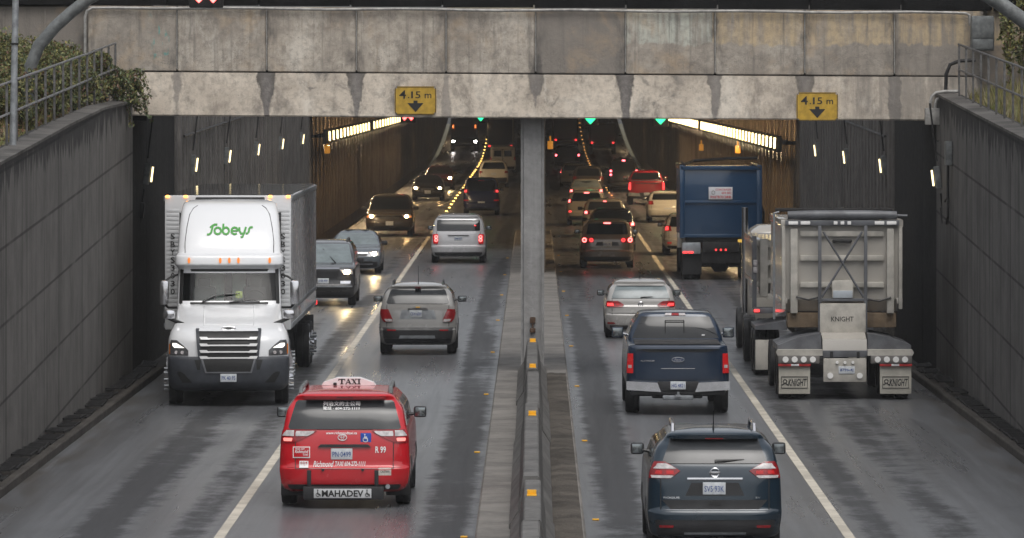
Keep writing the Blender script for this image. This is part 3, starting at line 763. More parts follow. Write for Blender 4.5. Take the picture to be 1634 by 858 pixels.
# --- road studs
k = MB(); k.box(-.06, .06, -.05, .05, 0, .03, .008); st0 = k.build('road_stud', M['stud_on'])
kd = MB(); kd.box(-.05, .05, -.05, .05, 0, .025, .008); st1 = kd.build('road_stud', M['stud_dim'])
kw = MB(); kw.box(-.05, .05, -.05, .05, 0, .02, .007); st2 = kw.build('road_stud', M['yellow_reflector'])
used = set()
def stud(src, x, y, label, group):
    if src.name in used: o = src.copy(); COL.objects.link(o)
    else: o = src; used.add(src.name)
    o.location = (x, y, zr(y)+.003); o.scale = (1, 1, 1); tag(o, label, 'road stud', group)
for i in range(38):
    q = 254.8+7.8*i
    if q > 545: break
    stud(st0, -4.46+random.uniform(-.02, .02), q, 'glowing amber road stud in the chain between the lanes of the left tunnel', 'road studs of the left tunnel')
    stud(st1, 4.46+random.uniform(-.02, .02), q, 'glinting amber road stud between the lanes of the right tunnel', 'road studs of the right tunnel')
for i in range(9):
    q = 58+17.4*i
    stud(st2, -1.0, q, 'small unlit yellow stud on the road left of the median', 'studs left of the median')
    stud(st2, .90, q+3, 'small unlit yellow stud on the road right of the median', 'studs right of the median')

# --- planting
def leafmat(name, c): return simple(name, c, .5, var=.45, scale=2)
LEAF = [leafmat('leaf_dark', (.070, .095, .032)), leafmat('leaf_olive', (.16, .17, .05)), leafmat('leaf_yellow', (.21, .19, .05)), leafmat('leaf_brown', (.15, .075, .035))]
def leaves(n, pos, size, weights, name, par=None, seed=1):
    rnd = random.Random(seed); k = MB()
    for _ in range(n):
        p = Vector(pos(rnd)); s = size*rnd.uniform(.5, 1.3)
        d = Vector((rnd.uniform(-1, 1), rnd.uniform(-1, .4), rnd.uniform(-.6, .8))).normalized(); u = d.orthogonal().normalized()
        u.rotate(Matrix.Rotation(rnd.uniform(0, 6.28), 3, d)); v = d.cross(u)*.62
        k.cur = rnd.choices(range(4), weights)[0]
        fold = d*s*.18
        k.add([p-u*s, p+v*s*.8+fold, p+u*s, p-v*s*.8+fold], [(0, 1, 2), (0, 2, 3)])
    return k.build(name, LEAF, par, 0, fix=False)
def bramble(x, y, r, h, n, wts, label, seed, group='bramble bushes on the bank'):
    zb = copL(y)+.0
    t = thing('bramble_bush', label, 'bush', (x, y, zb), group=group)
    rn = random.Random(seed); lob = [(rn.uniform(-.7, .7)*r, rn.uniform(-.7, .7)*r, rn.uniform(.15, .8)*h, rn.uniform(.28, .55)*r) for _ in range(9)]
    def pos(q):
        a = q.choice(lob)
        while True:
            d = (q.uniform(-1, 1), q.uniform(-1, 1), q.uniform(-1, 1)); l = sum(i*i for i in d)
            if .25 < l < 1.15: break
        return (a[0]+d[0]*a[3], a[1]+d[1]*a[3], max(.02, a[2]+d[2]*a[3]*.8))
    leaves(int(n*3.2), pos, .044, wts, 'foliage', t, seed)
    k = MB()
    for a in lob: k.tube([(0, 0, -.2), (a[0]*.5, a[1]*.5, a[2]*.7), (a[0], a[1], a[2])], [.016, .012, .006], 5)
    k.build('stem', LEAF[3], t)
WT = (3.2, 4, 1.7, 1.3)
i = 0
for (bx, by, br, bh) in ((-9.75, 114.2, .75, 1.0), (-10.5, 113.5, .9, 1.15), (-9.62, 111.5, .7, .95), (-10.6, 110.5, 1.0, 1.25), (-9.75, 107.5, .8, .85), (-10.9, 106.5, 1.0, 1.2), (-11.7, 112, 1.0, 1.2), (-9.85, 103.5, .7, .65), (-11.0, 102, 1.0, 1.25), (-12.3, 107, 1.1, 1.35), (-9.9, 99, .6, .55), (-10.9, 97, .8, 1.0), (-10.2, 94.5, .6, .6), (-11.6, 98, .9, 1.1), (-10.4, 104.8, .8, 1.0), (-9.7, 109.5, .7, .9), (-10.1, 101, .7, .8), (-10.4, 91, .7, .8), (-12.4, 102, 1.1, 1.4), (-11.3, 115, .9, 1.2), (-10.1, 115.2, .7, 1.15), (-9.5, 113, .6, .9), (-10.2, 112, .8, 1.1), (-12.6, 113, 1.1, 1.3), (-9.6, 105.5, .6, .8), (-10.1, 109, .8, 1.0), (-12.6, 98, 1.2, 1.6), (-11.3, 93, .9, 1.2)):
    i += 1
    w_ = WT if by > 105 else (3, 4, 2, 1.5)
    bramble(bx, by, br, bh*1.3, 1100, w_, 'green and brown bramble bush growing behind the left railing', 40+i)
t = thing('trailing_bramble', 'bramble shoots spilling over the wall end onto the bridge face', 'bush', (-8.9, 114.6, 6.0))
rn = random.Random(3); sh = []
for j in range(34):
    a = Vector((rn.uniform(-.5, .25), rn.uniform(-.6, .5), rn.uniform(.0, .75))); L_ = rn.uniform(.3, 1.0); dirx = rn.uniform(.1, .9)
    sh.append([a+Vector((dirx*L_*s_, -.1*s_, .25*s_*(1-s_)*2-.55*L_*s_*s_)) for s_ in (0, .25, .5, .75, 1)])
k = MB()
for s_ in sh: k.tube(s_, [.010, .009, .008, .006, .004], 5)
k.build('stem', LEAF[3], t)
def ps(q):
    s_ = q.choice(sh); j = q.randrange(4); f = q.random(); p = s_[j].lerp(s_[j+1], f); e = .10*(1-.2*j)
    return (p.x+q.uniform(-e, e), p.y+q.uniform(-e, e), p.z+q.uniform(-e, e))
leaves(3200, ps, .045, (5, 3, .6, 1), 'foliage', t, 8)
# right bank: creeper and dry grass
t = thing('creeper', 'yellow green creeper hanging beside the grey cabinet at the right edge', 'creeper', (10.4, 114.8, 6.4))
sh = []
for j in range(60):
    a = Vector((rn.uniform(-.30, 2.6), rn.uniform(-.4, .3), rn.uniform(.9, 2.4))); L_ = rn.uniform(.4, 1.5) if a.x < .4 else rn.uniform(.3, .9)
    sh.append([a+Vector((rn.uniform(-.1, .1)*s_, 0, -L_*s_)) for s_ in (0, .25, .5, .75, 1)])
k = MB()
for s_ in sh: k.tube(s_, [.012, .01, .009, .007, .004], 5)
k.build('stem', LEAF[3], t)
lob = [(rn.uniform(-.1, 3.0), rn.uniform(-.5, .2), rn.uniform(1.0, 2.5), rn.uniform(.22, .5)) for _ in range(26)]
def pc(q):
    if q.random() < .45: return ps(q)
    a = q.choice(lob)
    while True:
        d = (q.uniform(-1, 1), q.uniform(-1, 1), q.uniform(-1, 1)); l = sum(i*i for i in d)
        if .2 < l < 1.1: break
    return (a[0]+d[0]*a[3], a[1]+d[1]*a[3]*.6, a[2]+d[2]*a[3])
leaves(15000, pc, .055, (1.8, 5, 3.2, .3), 'foliage', t, 9)
def blades(n, xs, ys_, cop, name, seed, mats, h=.3):
    rnd = random.Random(seed); k = MB()
    for _ in range(n):
        q = rnd.uniform(*ys_); xx = rnd.uniform(*xs); c_ = cop(q)+(abs(xx)-9.5)*.2-.08; hh = h*rnd.uniform(.5, 1.4); a = rnd.uniform(0, 6.28); dx, dy = math.cos(a)*.02, math.sin(a)*.02; lx, ly = rnd.uniform(-.15, .15), rnd.uniform(-.15, .15)
        k.cur = rnd.randrange(len(mats)); k.add([(xx-dx, q-dy, c_), (xx+dx, q+dy, c_), (xx+lx, q+ly, c_+hh)], [(0, 1, 2)])
    return tag(k.build(name, mats, None, 0, fix=False), kind='stuff')
STRAW = leafmat('dry_grass', (.20, .165, .075))
blades(5200, (9.35, 11.6), (92, 115.3), copR, 'dry_grass', 5, [STRAW, LEAF[2], STRAW, LEAF[1]], .30)
blades(3000, (-11.5, -9.3), (86, 108), copL, 'dry_grass', 6, [LEAF[1], LEAF[2], LEAF[3]], .22)
def fallen(n, xs, ys_, zf, name, seed):
    rnd = random.Random(seed); k = MB()
    for _ in range(n):
        xx, q = rnd.uniform(*xs), rnd.uniform(*ys_); s = rnd.uniform(.03, .07); a = rnd.uniform(0, 6.28)
        z_ = zf(xx, q); k.cur = rnd.choices(range(2), (3, 1))[0]
        k.add([(xx+math.cos(a+t_)*s*r_, q+math.sin(a+t_)*s*r_, z_+.012+.02*(j == 1)) for j, (t_, r_) in enumerate(((0, 1), (1.5, .6), (3.1, 1), (4.7, .6)))], [(0, 1, 2, 3)])
    return tag(k.build(name, [simple('fallen_leaf', (.16, .07, .025), .6), LEAF[2]], None, 0, fix=False), kind='stuff')
fallen(900, (-10.2, -9.35), (84, 108), lambda x_, q: copL(q)+.03+(abs(x_)-9.5)*.15, 'fallen_leaves', 3)
# ------------------------------------------------------------------ vehicles
def wheel(par, x, y, r, wd=.22, sgn=1, rim=True):
    k = MB(); prof = [(-wd/2, r*.62), (-wd/2, r*.93), (-wd/2+.02, r*.985), (-wd/2+.05, r), (-.012, r), (-.008, r*.975), (.008, r*.975), (.012, r), (wd/2-.05, r), (wd/2-.02, r*.985), (wd/2, r*.93), (wd/2, r*.62)]
    k.lathe_x(prof, x, y, r, 26)
    w_ = k.build('wheel', M['rubber'], par)
    if rim:
        k = MB(); k.lathe_x([(wd*.30, r*.05), (wd*.34, r*.12), (wd*.2, r*.16), (wd*.18, r*.5), (wd*.42, r*.58), (wd*.42, r*.66), (wd*.0, r*.66)] if sgn > 0 else [(-wd*.30, r*.05), (-wd*.34, r*.12), (-wd*.2, r*.16), (-wd*.18, r*.5), (-wd*.42, r*.58), (-wd*.42, r*.66), (wd*.0, r*.66)], x, y, r, 22)
        for j in range(5):
            a = j*2*PI/5; d = (math.cos(a), math.sin(a)); e = (-d[1]*.03, d[0]*.03); xo = x+sgn*wd*.36
            k.add([(xo, y+d[0]*.06+e[0], r+d[1]*.06+e[1]), (xo, y+d[0]*r*.62+e[0], r+d[1]*r*.62+e[1]), (xo, y+d[0]*r*.62-e[0], r+d[1]*r*.62-e[1]), (xo, y+d[0]*.06-e[0], r+d[1]*.06-e[1])], [(0, 1, 2, 3)])
        k.build('rim', M['rim'], w_)
    return w_

def suv_ctrl(W, H, L, belt, top=.70, rake=.34, hood=.0, zb=.24, bump=.62, rr=0, over=.08, nose=.12):
    w = W/2; m = (belt+H)/2
    return [(zb, .84*w, .16, L-.2, .3), (zb+.07, .95*w, .04, L-.08, .36), (.45, .985*w, 0, L-.01, .42), (bump-.03, 1.0*w, 0.0, L, .42), (bump+.03, .998*w, .045, L-.02, .40),
            (.80, .992*w, .06, L-.05, .36), (belt-.15, .98*w, .085, L-nose, .34), (belt-.05, .965*w, .11, L-.55+hood, .32), (belt+.02, .94*w, .135, L-1.05+hood, .28),
            (m, (.5*(.92+top)+.045)*w, .135+rake*.40, L-1.55+hood*.6, .26), (H-.14, (top+.035)*w, .135+rake*.85, L-2.05+hood*.4, .27), (H-.065, (top-.03)*w, .135+rake-over, L-2.25, .28),
            (H-.025, (top-.13)*w, .20+rake, L-2.5, .34), (H, (top-.33)*w, .5+rake+rr, L-2.9, .34)]
def sedan_ctrl(W, H, L, belt, top=.68, zb=.20):
    w = W/2; m = (belt+H)/2
    return [(zb, .84*w, .16, L-.2, .3), (zb+.07, .95*w, .04, L-.08, .36), (.42, .985*w, 0, L-.01, .42), (.58, 1.0*w, .0, L, .42), (.64, .998*w, .03, L-.03, .40),
            (.74, .99*w, .045, L-.10, .38), (belt-.10, .975*w, .07, L-.35, .34), (belt-.03, .955*w, .12, L-.85, .32), (belt+.03, .925*w, .50, L-1.25, .3),
            (m, (.5*(.92+top)+.045)*w, .95, L-1.75, .28), (H-.11, (top+.035)*w, 1.25, L-2.2, .27), (H-.05, (top-.04)*w, 1.42, L-2.4, .3),
            (H-.02, (top-.14)*w, 1.58, L-2.55, .32), (H, (top-.34)*w, 1.85, L-2.8, .3)]

PL = {}
def add_plate(par, H_, x, z, w_, h_, txt, face='rear', tilt_=0):
    yf = (lambda a, c: H_.yr(x, z)-.018) if face == 'rear' else (lambda a, c: H_.yf(x, z)+.018)
    y = yf(0, 0); s = -1 if face == 'rear' else 1
    k = MB(); k.box(x-w_/2, x+w_/2, y, y-s*.03, z-h_/2, z+h_/2, .008); p = k.build('licence_plate', M['plate'], par)
    if txt and w_*1 > 0:
        k = MB()
        if face == 'rear': lettering(k, txt, x-w_*.43, x+w_*.43, z-h_*.27, z+h_*.22, lambda a, c: y, .008)
        else:
            vs, fs = text_verts(txt, .008); lo, hi = vs.min(0), vs.max(0)
            k.add([(x-w_*.43*(2*(v[0]-lo[0])/(hi[0]-lo[0])-1), y+.004, z-h_*.27+h_*.5*(v[1]-lo[1])/(hi[1]-lo[1])) for v in vs], fs)
        k.build('lettering', M['ink_blue'], p, 0, fix=False)
    return p

def ring(mb, cx, cy, cz, rx, rz, t, n=20):
    mb.tube([(cx+rx*math.cos(a), cy, cz+rz*math.sin(a)) for a in [2*PI*i/n for i in range(n+1)]], t, 6, False)

def car(name, label, cat, X, Z, sp, toward=False, group=None, extra=None):
    W, H, L = sp['W'], sp['H'], sp['L']; belt = sp['belt']; far = sp.get('far', False)
    loc = (X, Z+(L if toward else 0), zr(Z)); t = thing(name, label, cat, loc, PI if toward else sp.get('yaw', 0.0), group)
    kind = sp.get('kind', 'suv'); w = W/2
    if kind == 'sedan': ctrl = sedan_ctrl(W, H, L, belt, **sp.get('ck', {}))
    else: ctrl = suv_ctrl(W, H, L, belt, **sp.get('ck', {}))
    hu = Hull([(a, b_, c_, d_, e_*.82) for a, b_, c_, d_, e_ in ctrl], sp.get('n', 4.0), 4 if far else 5)
    m = sp['paint']
    body = hu.mb(na=7 if far else 9).build('body', m, t, 40)
    bz = sp.get('bump', .62)
    # lower bumper / skirts in black
    lt = sp.get('lower', bz-.18)
    def band(face, z0, z1, off, mm, nm, th=.03):
        k = MB(); rows = [(z, -hu.at(z)[0]*.985, hu.at(z)[0]*.985) for z in np.linspace(z0, z1, 5)]
        hu.patch(k, face, rows, off, th, 16); return k.build(nm, mm, t)
    band('rear', ctrl[0][0]+.04, lt, .012, M['black_plastic'], 'rear_valance')
    band('front', ctrl[0][0]+.04, min(lt, .42), .012, M['black_plastic'], 'front_valance')
    if not far and not toward:
        band('rear', lt+.004, bz, .016, sp.get('bumper_mat', m), 'rear_bumper')
    if not far and not toward and name != 'taxi_minivan':
        for s in (-1, 1):
            k = MB(); r_ = [(bz+.02, .80*w-.007, .80*w+.007), (belt+.02, .80*w-.007, .80*w+.007)]; hu.patch(k, 'rear', r_ if s > 0 else mir(r_), .004, .01, 2, .1); k.build('tailgate_gap', M['ink_black'], t)
    # glass
    gm = sp.get('glass', M['glass']); gz0, gz1 = sp.get('gl', (belt+.06, H-.13)); gw0, gw1 = sp.get('gw', (.80, .90))
    k = MB(); hu.patch(k, 'rear', [(gz0, -hu.at(gz0)[0]*gw0, hu.at(gz0)[0]*gw0), (gz0+.03, -hu.at(gz0)[0]*(gw0+.03), hu.at(gz0)[0]*(gw0+.03)), (gz1-.03, -hu.at(gz1)[0]*gw1, hu.at(gz1)[0]*gw1), (gz1, -hu.at(gz1)[0]*(gw1-.05), hu.at(gz1)[0]*(gw1-.05))], .016, .03, 12)
    k.build('rear_window', gm, t)
    k = MB(); a, b_ = belt+.02, H-.09
    hu.patch(k, 'front', [(a, -hu.at(a)[0]*.90, hu.at(a)[0]*.90), (a+.04, -hu.at(a)[0]*.93, hu.at(a)[0]*.93), (b_-.03, -hu.at(b_)[0]*.95, hu.at(b_)[0]*.95), (b_, -hu.at(b_)[0]*.9, hu.at(b_)[0]*.9)], .018, .03, 14)
    k.build('windscreen', sp.get('screen', M['glass']), t)
    yr0 = hu.at(belt)[1]
    for s in ('left', 'right'):
        for (ya, yb, yc, yd) in sp.get('sw', ((yr0+.45, yr0+.75, L*.42, L*.42), (L*.44, L*.44, L-1.72, L-2.3))):
            k = MB(); hu.patch(k, s, [(belt+.05, ya, yc), (H-.16, yb, yd)], .012, .03, 8); k.build('side_window', M['glass'], t)
        for ya in (.95, L-.95):
            k = MB(); R_ = sp.get('R', .34)+.06
            rows = [(z, ya-math.sqrt(max(1e-4, R_*R_-(z-.34)**2)), ya+math.sqrt(max(1e-4, R_*R_-(z-.34)**2))) for z in np.linspace(ctrl[0][0]+.03, .34+R_-.005, 9)]
            hu.patch(k, s, rows, .010, .03, 6); k.build('wheel_arch', M['black_plastic'], t)
    R_ = sp.get('R', .34)
    for ya in (.95, L-.95):
        for s in (-1, 1): wheel(t, s*(w-.125), ya, R_, sp.get('tw', .225), s, not far or toward)
    # mirrors
    if sp.get('mirrors', True):
        my, mz = L-1.75, belt+.06
        for s in (-1, 1):
            k = MB(); xw = hu.sx(my, mz); k.tube([(s*(xw-.03), my, mz-.02), (s*(xw+.08), my-.01, mz)], [.03, .025], 6)
            k.box(s*(xw+.05), s*(xw+.05+sp.get('mw', .21)), my-.04, my+.09, mz-.065, mz+sp.get('mh', .085), .04)
            mo = k.build('wing_mirror', sp.get('mirror_mat', M['black_plastic']), t)
            if not far:
                k = MB(); k.box(s*(xw+.075), s*(xw+.03+sp.get('mw', .21)), my-.046, my-.036, mz-.045, mz+sp.get('mh', .085)-.02, .018); k.build('mirror_glass', M['mirror'], mo)
    # lamps
    for nm, mm, rows, off in sp.get('tail', []):
        for rw in (rows, mir(rows)):
            k = MB(); hu.patch(k, 'rear', rw, off, .03, 6); k.build(nm, mm, t)
    for nm, mm, rows, off in sp.get('front', []):
        for rw in ((rows, mir(rows)) if not nm.startswith('one_') else (rows,)):
            k = MB(); hu.patch(k, 'front', rw, off, .03, 6); k.build(nm.replace('one_', ''), mm, t)
    if sp.get('third'):
        a, b_, c_, mm = sp['third']; k = MB(); hu.patch(k, 'rear', [(a, -c_, c_), (b_, -c_, c_)], .03, .05, 4); k.build('brake_lamp', mm, t)
    if sp.get('plate'):
        x, z, w_, h_, tx = sp['plate']; add_plate(t, hu, x, z, w_, h_, tx, 'rear')
    if sp.get('fplate'):
        x, z, w_, h_, tx = sp['fplate']; add_plate(t, hu, x, z, w_, h_, tx, 'front')
    if sp.get('rails'):
        for s in (-1, 1):
            rw_ = hu.at(H-.05)[0]*sp.get('rail_in', .93); y0 = hu.at(H-.05)[1]+.25; y1 = L-2.45; k = MB(); zt = H+sp.get('rail_h', .045)
            k.tube([(s*rw_, y0, H-.06), (s*rw_*.995, y0+.08, zt-.01), (s*rw_*.99, y0+.25, zt), (s*rw_*.98, y1-.3, zt), (s*rw_*.98, y1, H-.05)], sp.get('rail_r', .022), 8); k.build('roof_rail', sp['rails'], t)
    if sp.get('antenna'):
        k = MB(); y0 = hu.at(H-.02)[1]+.12; k.tube([(0, y0, H-.02), (0, y0, H+.03), (0, y0-.10, H+.03+sp['antenna'])], [.018, .01, .004], 6); k.build('aerial', M['black_plastic'], t)
    if extra: extra(t, hu)
    return t

def L_(z0, z1, z2, xi0, xi1, xo): pass

# ---- red taxi ------------------------------------------------------------
def taxi_extra(t, h):
    Y = lambda a, c: h.yr(a, c)-.006
    k = MB(); h.patch(k, 'rear', [(.925, -.40, .40), (.965, -.36, .36)], .03, .04, 8); k.build('boot_handle', M['black_plastic'], t)
    k = MB(); h.patch(k, 'rear', [(1.635, -.60, .60), (1.685, -.62, .62)], .10, .12, 8); k.build('spoiler', RED, t)
    k = MB(); h.patch(k, 'rear', [(1.65, -.13, .13), (1.675, -.12, .12)], .106, .02, 4); k.build('brake_lamp', M['lens_red'], t)
    for s in (-1, 1):
        k = MB(); h.patch(k, 'rear', [(.60, s*.74-.006, s*.74+.006), (1.18, s*.745-.006, s*.745+.006)], .003, .01, 2, .1); k.build('tailgate_gap', M['ink_black'], t)
        k = MB(); h.patch(k, 'rear', [(.62, .72, .86), (.86, .80, .93), (.92, .84, .95)] if s > 0 else mir([(.62, .72, .86), (.86, .80, .93), (.92, .84, .95)]), .010, .02, 5); k.build('corner_panel', RED, t)
    k = MB(); h.patch(k, 'rear', [(.595, -.74, .74), (.605, -.74, .74)], .004, .01, 10); k.build('tailgate_gap', M['ink_black'], t)
    WM = M['white']
    def tx(s_, x0, x1, z0, z1, mm=WM, bold=.012, shear=0.0, yy=None, nm='lettering', par=None):
        k = MB(); lettering(k, s_, x0, x1, z0, z1, yy or Y, bold, shear); return k.build(nm, mm, par or t, 0, fix=False)
    tx('\u5217\u6cbb\u6587\u7684\u58eb\u516c\u53f8', -.33, .23, 1.535, 1.60, yy=lambda a, c: h.yr(a, c)-.024)
    tx('\u96fb\u8a71 \u00b7 604-272-1111', -.33, .22, 1.475, 1.525, yy=lambda a, c: h.yr(a, c)-.024)
    tx('www.richmondtaxi.ca', -.28, .19, 1.115, 1.155)
    tx('R 99', .47, .63, .835, .935, bold=.02)
    tx('Richmond', -.47, -.16, .575+.05, .715, bold=.01, shear=.35); tx('TAXI 604-272-1111', -.14, .32, .64, .71, bold=.02, shear=.18)
    # toyota-like emblem of three ovals
    k = MB(); yy = h.yr(0, 1.06)-.02; ring(k, -.03, yy, 1.07, .066, .046, .006); ring(k, -.03, yy, 1.085, .042, .016, .004); ring(k, -.03, yy, 1.073, .017, .040, .004); k.build('emblem', M['white'], t)
    # blue wheelchair sign
    k = MB(); yy = h.yr(.33, 1.07)-.012; k.box(.245, .405, yy, yy+.01, .985, 1.135, .012); s_ = k.build('wheelchair_sign', simple('sign_blue', (.02, .09, .48), .4), t)
    k = MB(); k.cyl((.31, yy-.004, 1.112), (.31, yy, 1.112), .011, n=10); k.box(.303, .317, yy-.005, yy, 1.045, 1.098); k.box(.315, .352, yy-.005, yy, 1.045, 1.058); k.box(.343, .357, yy-.005, yy, 1.008, 1.05); k.box(.315, .345, yy-.005, yy, 1.072, 1.082)
    ring(k, .318, yy-.003, 1.035, .036, .034, .0055); k.build('wheelchair_symbol', WM, s_)
    # left stickers
    def sticker(x0, x1, z0, z1, bgm, lines, ink, nm='sticker'):
        k = MB(); h.patch(k, 'rear', [(z0, x0, x1), (z1, x0, x1)], .016, .03, 8); s_ = k.build(nm, bgm, t)
        for (tx_, a, b_, c_, d_, ink_, sh) in lines:
            k = MB(); lettering(k, tx_, x0+(x1-x0)*a, x0+(x1-x0)*b_, z0+(z1-z0)*c_, z0+(z1-z0)*d_, lambda q, r_: h.yr(q, r_)-.017, .012, sh); k.build('lettering', ink_, s_, 0, fix=False)
    sticker(-.78, -.52, .76, .93, WM, [], WM)
    k = MB(); h.patch(k, 'rear', [(.775, -.768, -.532), (.918, -.768, -.532)], .020, .03, 8); s2 = k.build('sticker', RED, t)
    for tx_, a, b_, c_, d_ in (('FREE APP', -.74, -.60, .885, .908), ('Richmond', -.75, -.545, .835, .882), ('TAXI', -.63, -.55, .795, .825)):
        k = MB(); lettering(k, tx_, a, b_, c_, d_, lambda q, r_: h.yr(q, r_)-.021, .012, .3 if tx_[0] == 'R' else 0); k.build('lettering', WM, s2, 0, fix=False)
    sticker(-.68, -.545, .615, .715, WM, [('604', .1, .9, .55, .9, M['ink_red'], 0), ('272', .1, .9, .1, .45, M['ink_red'], 0)], WM)
    sticker(.52, .71, .50, .615, simple('notice_sticker', (.60, .55, .50), .5, var=.2, scale=20), [('CAUTION', .15, .85, .35, .65, M['ink_black'], 0)], WM)
    # ramp carrier with the second plate
    k = MB()
    for s in (-1, 1): k.box(-.02+s*.51-.03, -.02+s*.51+.03, -.05, .03, .30, .58, .01)
    k.box(-.62, .60, -.10, .02, .135, .335, .02); f_ = k.build('ramp_frame', M['black_plastic'], t)
    for s in (-1, 1):
        k = MB(); k.cyl((-.02+s*.30, -.04, .585), (-.02+s*.30, .05, .585), .022, n=10); k.build('sensor', M['black_plastic'], t)
    k = MB(); k.box(-.455, .415, -.118, -.098, .165, .305, .006); p_ = k.build('name_plate', simple('plate_silver', (.55, .56, .57), .4, var=.12), t)
    tx('MAHADEV', -.335, .295, .185, .285, M['ink_black'], .028, 0, lambda a, c: -.118, par=p_)
    for cx in (-.39, .355):
        k = MB(); ring(k, cx-.005, -.121, .215, .026, .026, .005); k.box(cx-.012, cx, -.123, -.118, .22, .27); k.box(cx-.005, cx+.035, -.123, -.118, .215, .226); k.box(cx+.028, cx+.038, -.123, -.118, .19, .22); k.cyl((cx-.006, -.123, .285), (cx-.006, -.118, .285), .011, n=10); k.build('wheelchair_symbol', M['ink_black'], p_)
    k = MB(); k.cyl((.66, -.02, .33), (.66, .25, .33), .035); k.build('exhaust', M['steel'], t)
    for s in (-1, 1):
        k = MB(); k.box(s*.62, s*.98, .5, .52, .16, .42, .01); k.build('mud_flap', M['black_plastic'], t)
    # roof sign
    y0 = 1.9
    k = MB(); k.prism([(-.42, 1.755), (-.39, 1.80), (-.17, 1.875), (.17, 1.875), (.39, 1.80), (.42, 1.755)], 'y', y0, y0+.24); rs = k.build('taxi_sign', M['white'], t)
    k = MB(); tb = lambda a, b_, c_, d_: k.box(a, b_, y0-.006, y0+.002, c_, d_)
    def ser(x, z, w_=.04): tb(x-w_/2, x+w_/2, z, z+.010)
    zb_, zt_ = 1.772, 1.855
    tb(-.155, -.055, zt_-.014, zt_); tb(-.117, -.092, zb_, zt_); ser(-.105, zb_, .055); tb(-.157, -.147, zt_-.03, zt_); tb(-.063, -.053, zt_-.03, zt_)      # T
    def bar(xa, za, xb, zb2, w_): k.prism([(xa-w_/2, za), (xa+w_/2, za), (xb+w_/2, zb2), (xb-w_/2, zb2)], 'y', y0-.007, y0-.001)
    bar(-.04, zb_, -.005, zt_, .010); bar(.03, zb_, -.007, zt_, .022); tb(-.03, .02, zb_+.022, zb_+.031); ser(-.04, zb_, .032); ser(.03, zb_, .042)   # A
    bar(.06, zt_, .115, zb_, .024); bar(.06, zb_, .115, zt_, .010); ser(.06, zb_, .034); ser(.115, zb_, .04); ser(.06, zt_-.01, .04); ser(.115, zt_-.01, .034)    # X
    tb(.150, .174, zb_, zt_); ser(.162, zb_, .05); ser(.162, zt_-.01, .05)
    k.build('lettering', M['ink_black'], rs, 0)
    k = MB(); k.box(-.235, -.18, y0-.05, y0, 1.76, 1.80, .012); k.build('rear_camera', M['black_plastic'], rs)
    for i in range(4):
        k = MB(); k.box(-.40+i*.26, -.385+i*.26, 1.1, 1.8, 1.728, 1.742, .004); k.build('roof_rib', RED, t)
RED = paint('taxi_red', (.50, .006, .014), .1, g=.22); M['stop_pink'] = simple('stop_lamp_lit', (.7, .2, .2), .3, emis=(1, .22, .18), es=.9)
t_tail = [('tail_lamp', M['lens_red'], [(.985, .78, .985), (1.04, .64, .985), (1.10, .52, .985), (1.16, .42, .96), (1.185, .42, .93)], .014),
          ('reversing_lens', M['lens_white'], [(1.09, .56, .74), (1.135, .47, .74), (1.165, .45, .73)], .022), ('side_lens', M['lens_white'], [(1.09, .765, .95), (1.135, .765, .92), (1.175, .765, .88)], .022),
          ('stop_lamp', M['stop_pink'], [(1.012, .80, .92), (1.05, .79, .93), (1.06, .80, .92)], .024)]
car('taxi_minivan', 'red taxi minivan with white roof sign and white lettering on its tailgate', 'taxi', -2.88, 80.6,
    dict(W=1.99, H=1.75, L=5.05, belt=1.18, paint=RED, gl=(1.19, 1.615), gw=(.88, .95), glass=M['glass_mid'], tail=t_tail, bump=.59, lower=.36, n=4.5, bumper_mat=RED, rails=M['cabinet'], rail_h=.03, rail_r=.035, rail_in=.98,
         plate=(-.04, .82, .325, .165, 'PN\u00b70499'), mw=.20, mh=.11, R=.35, ck=dict(top=.76, rake=.30)), extra=taxi_extra)

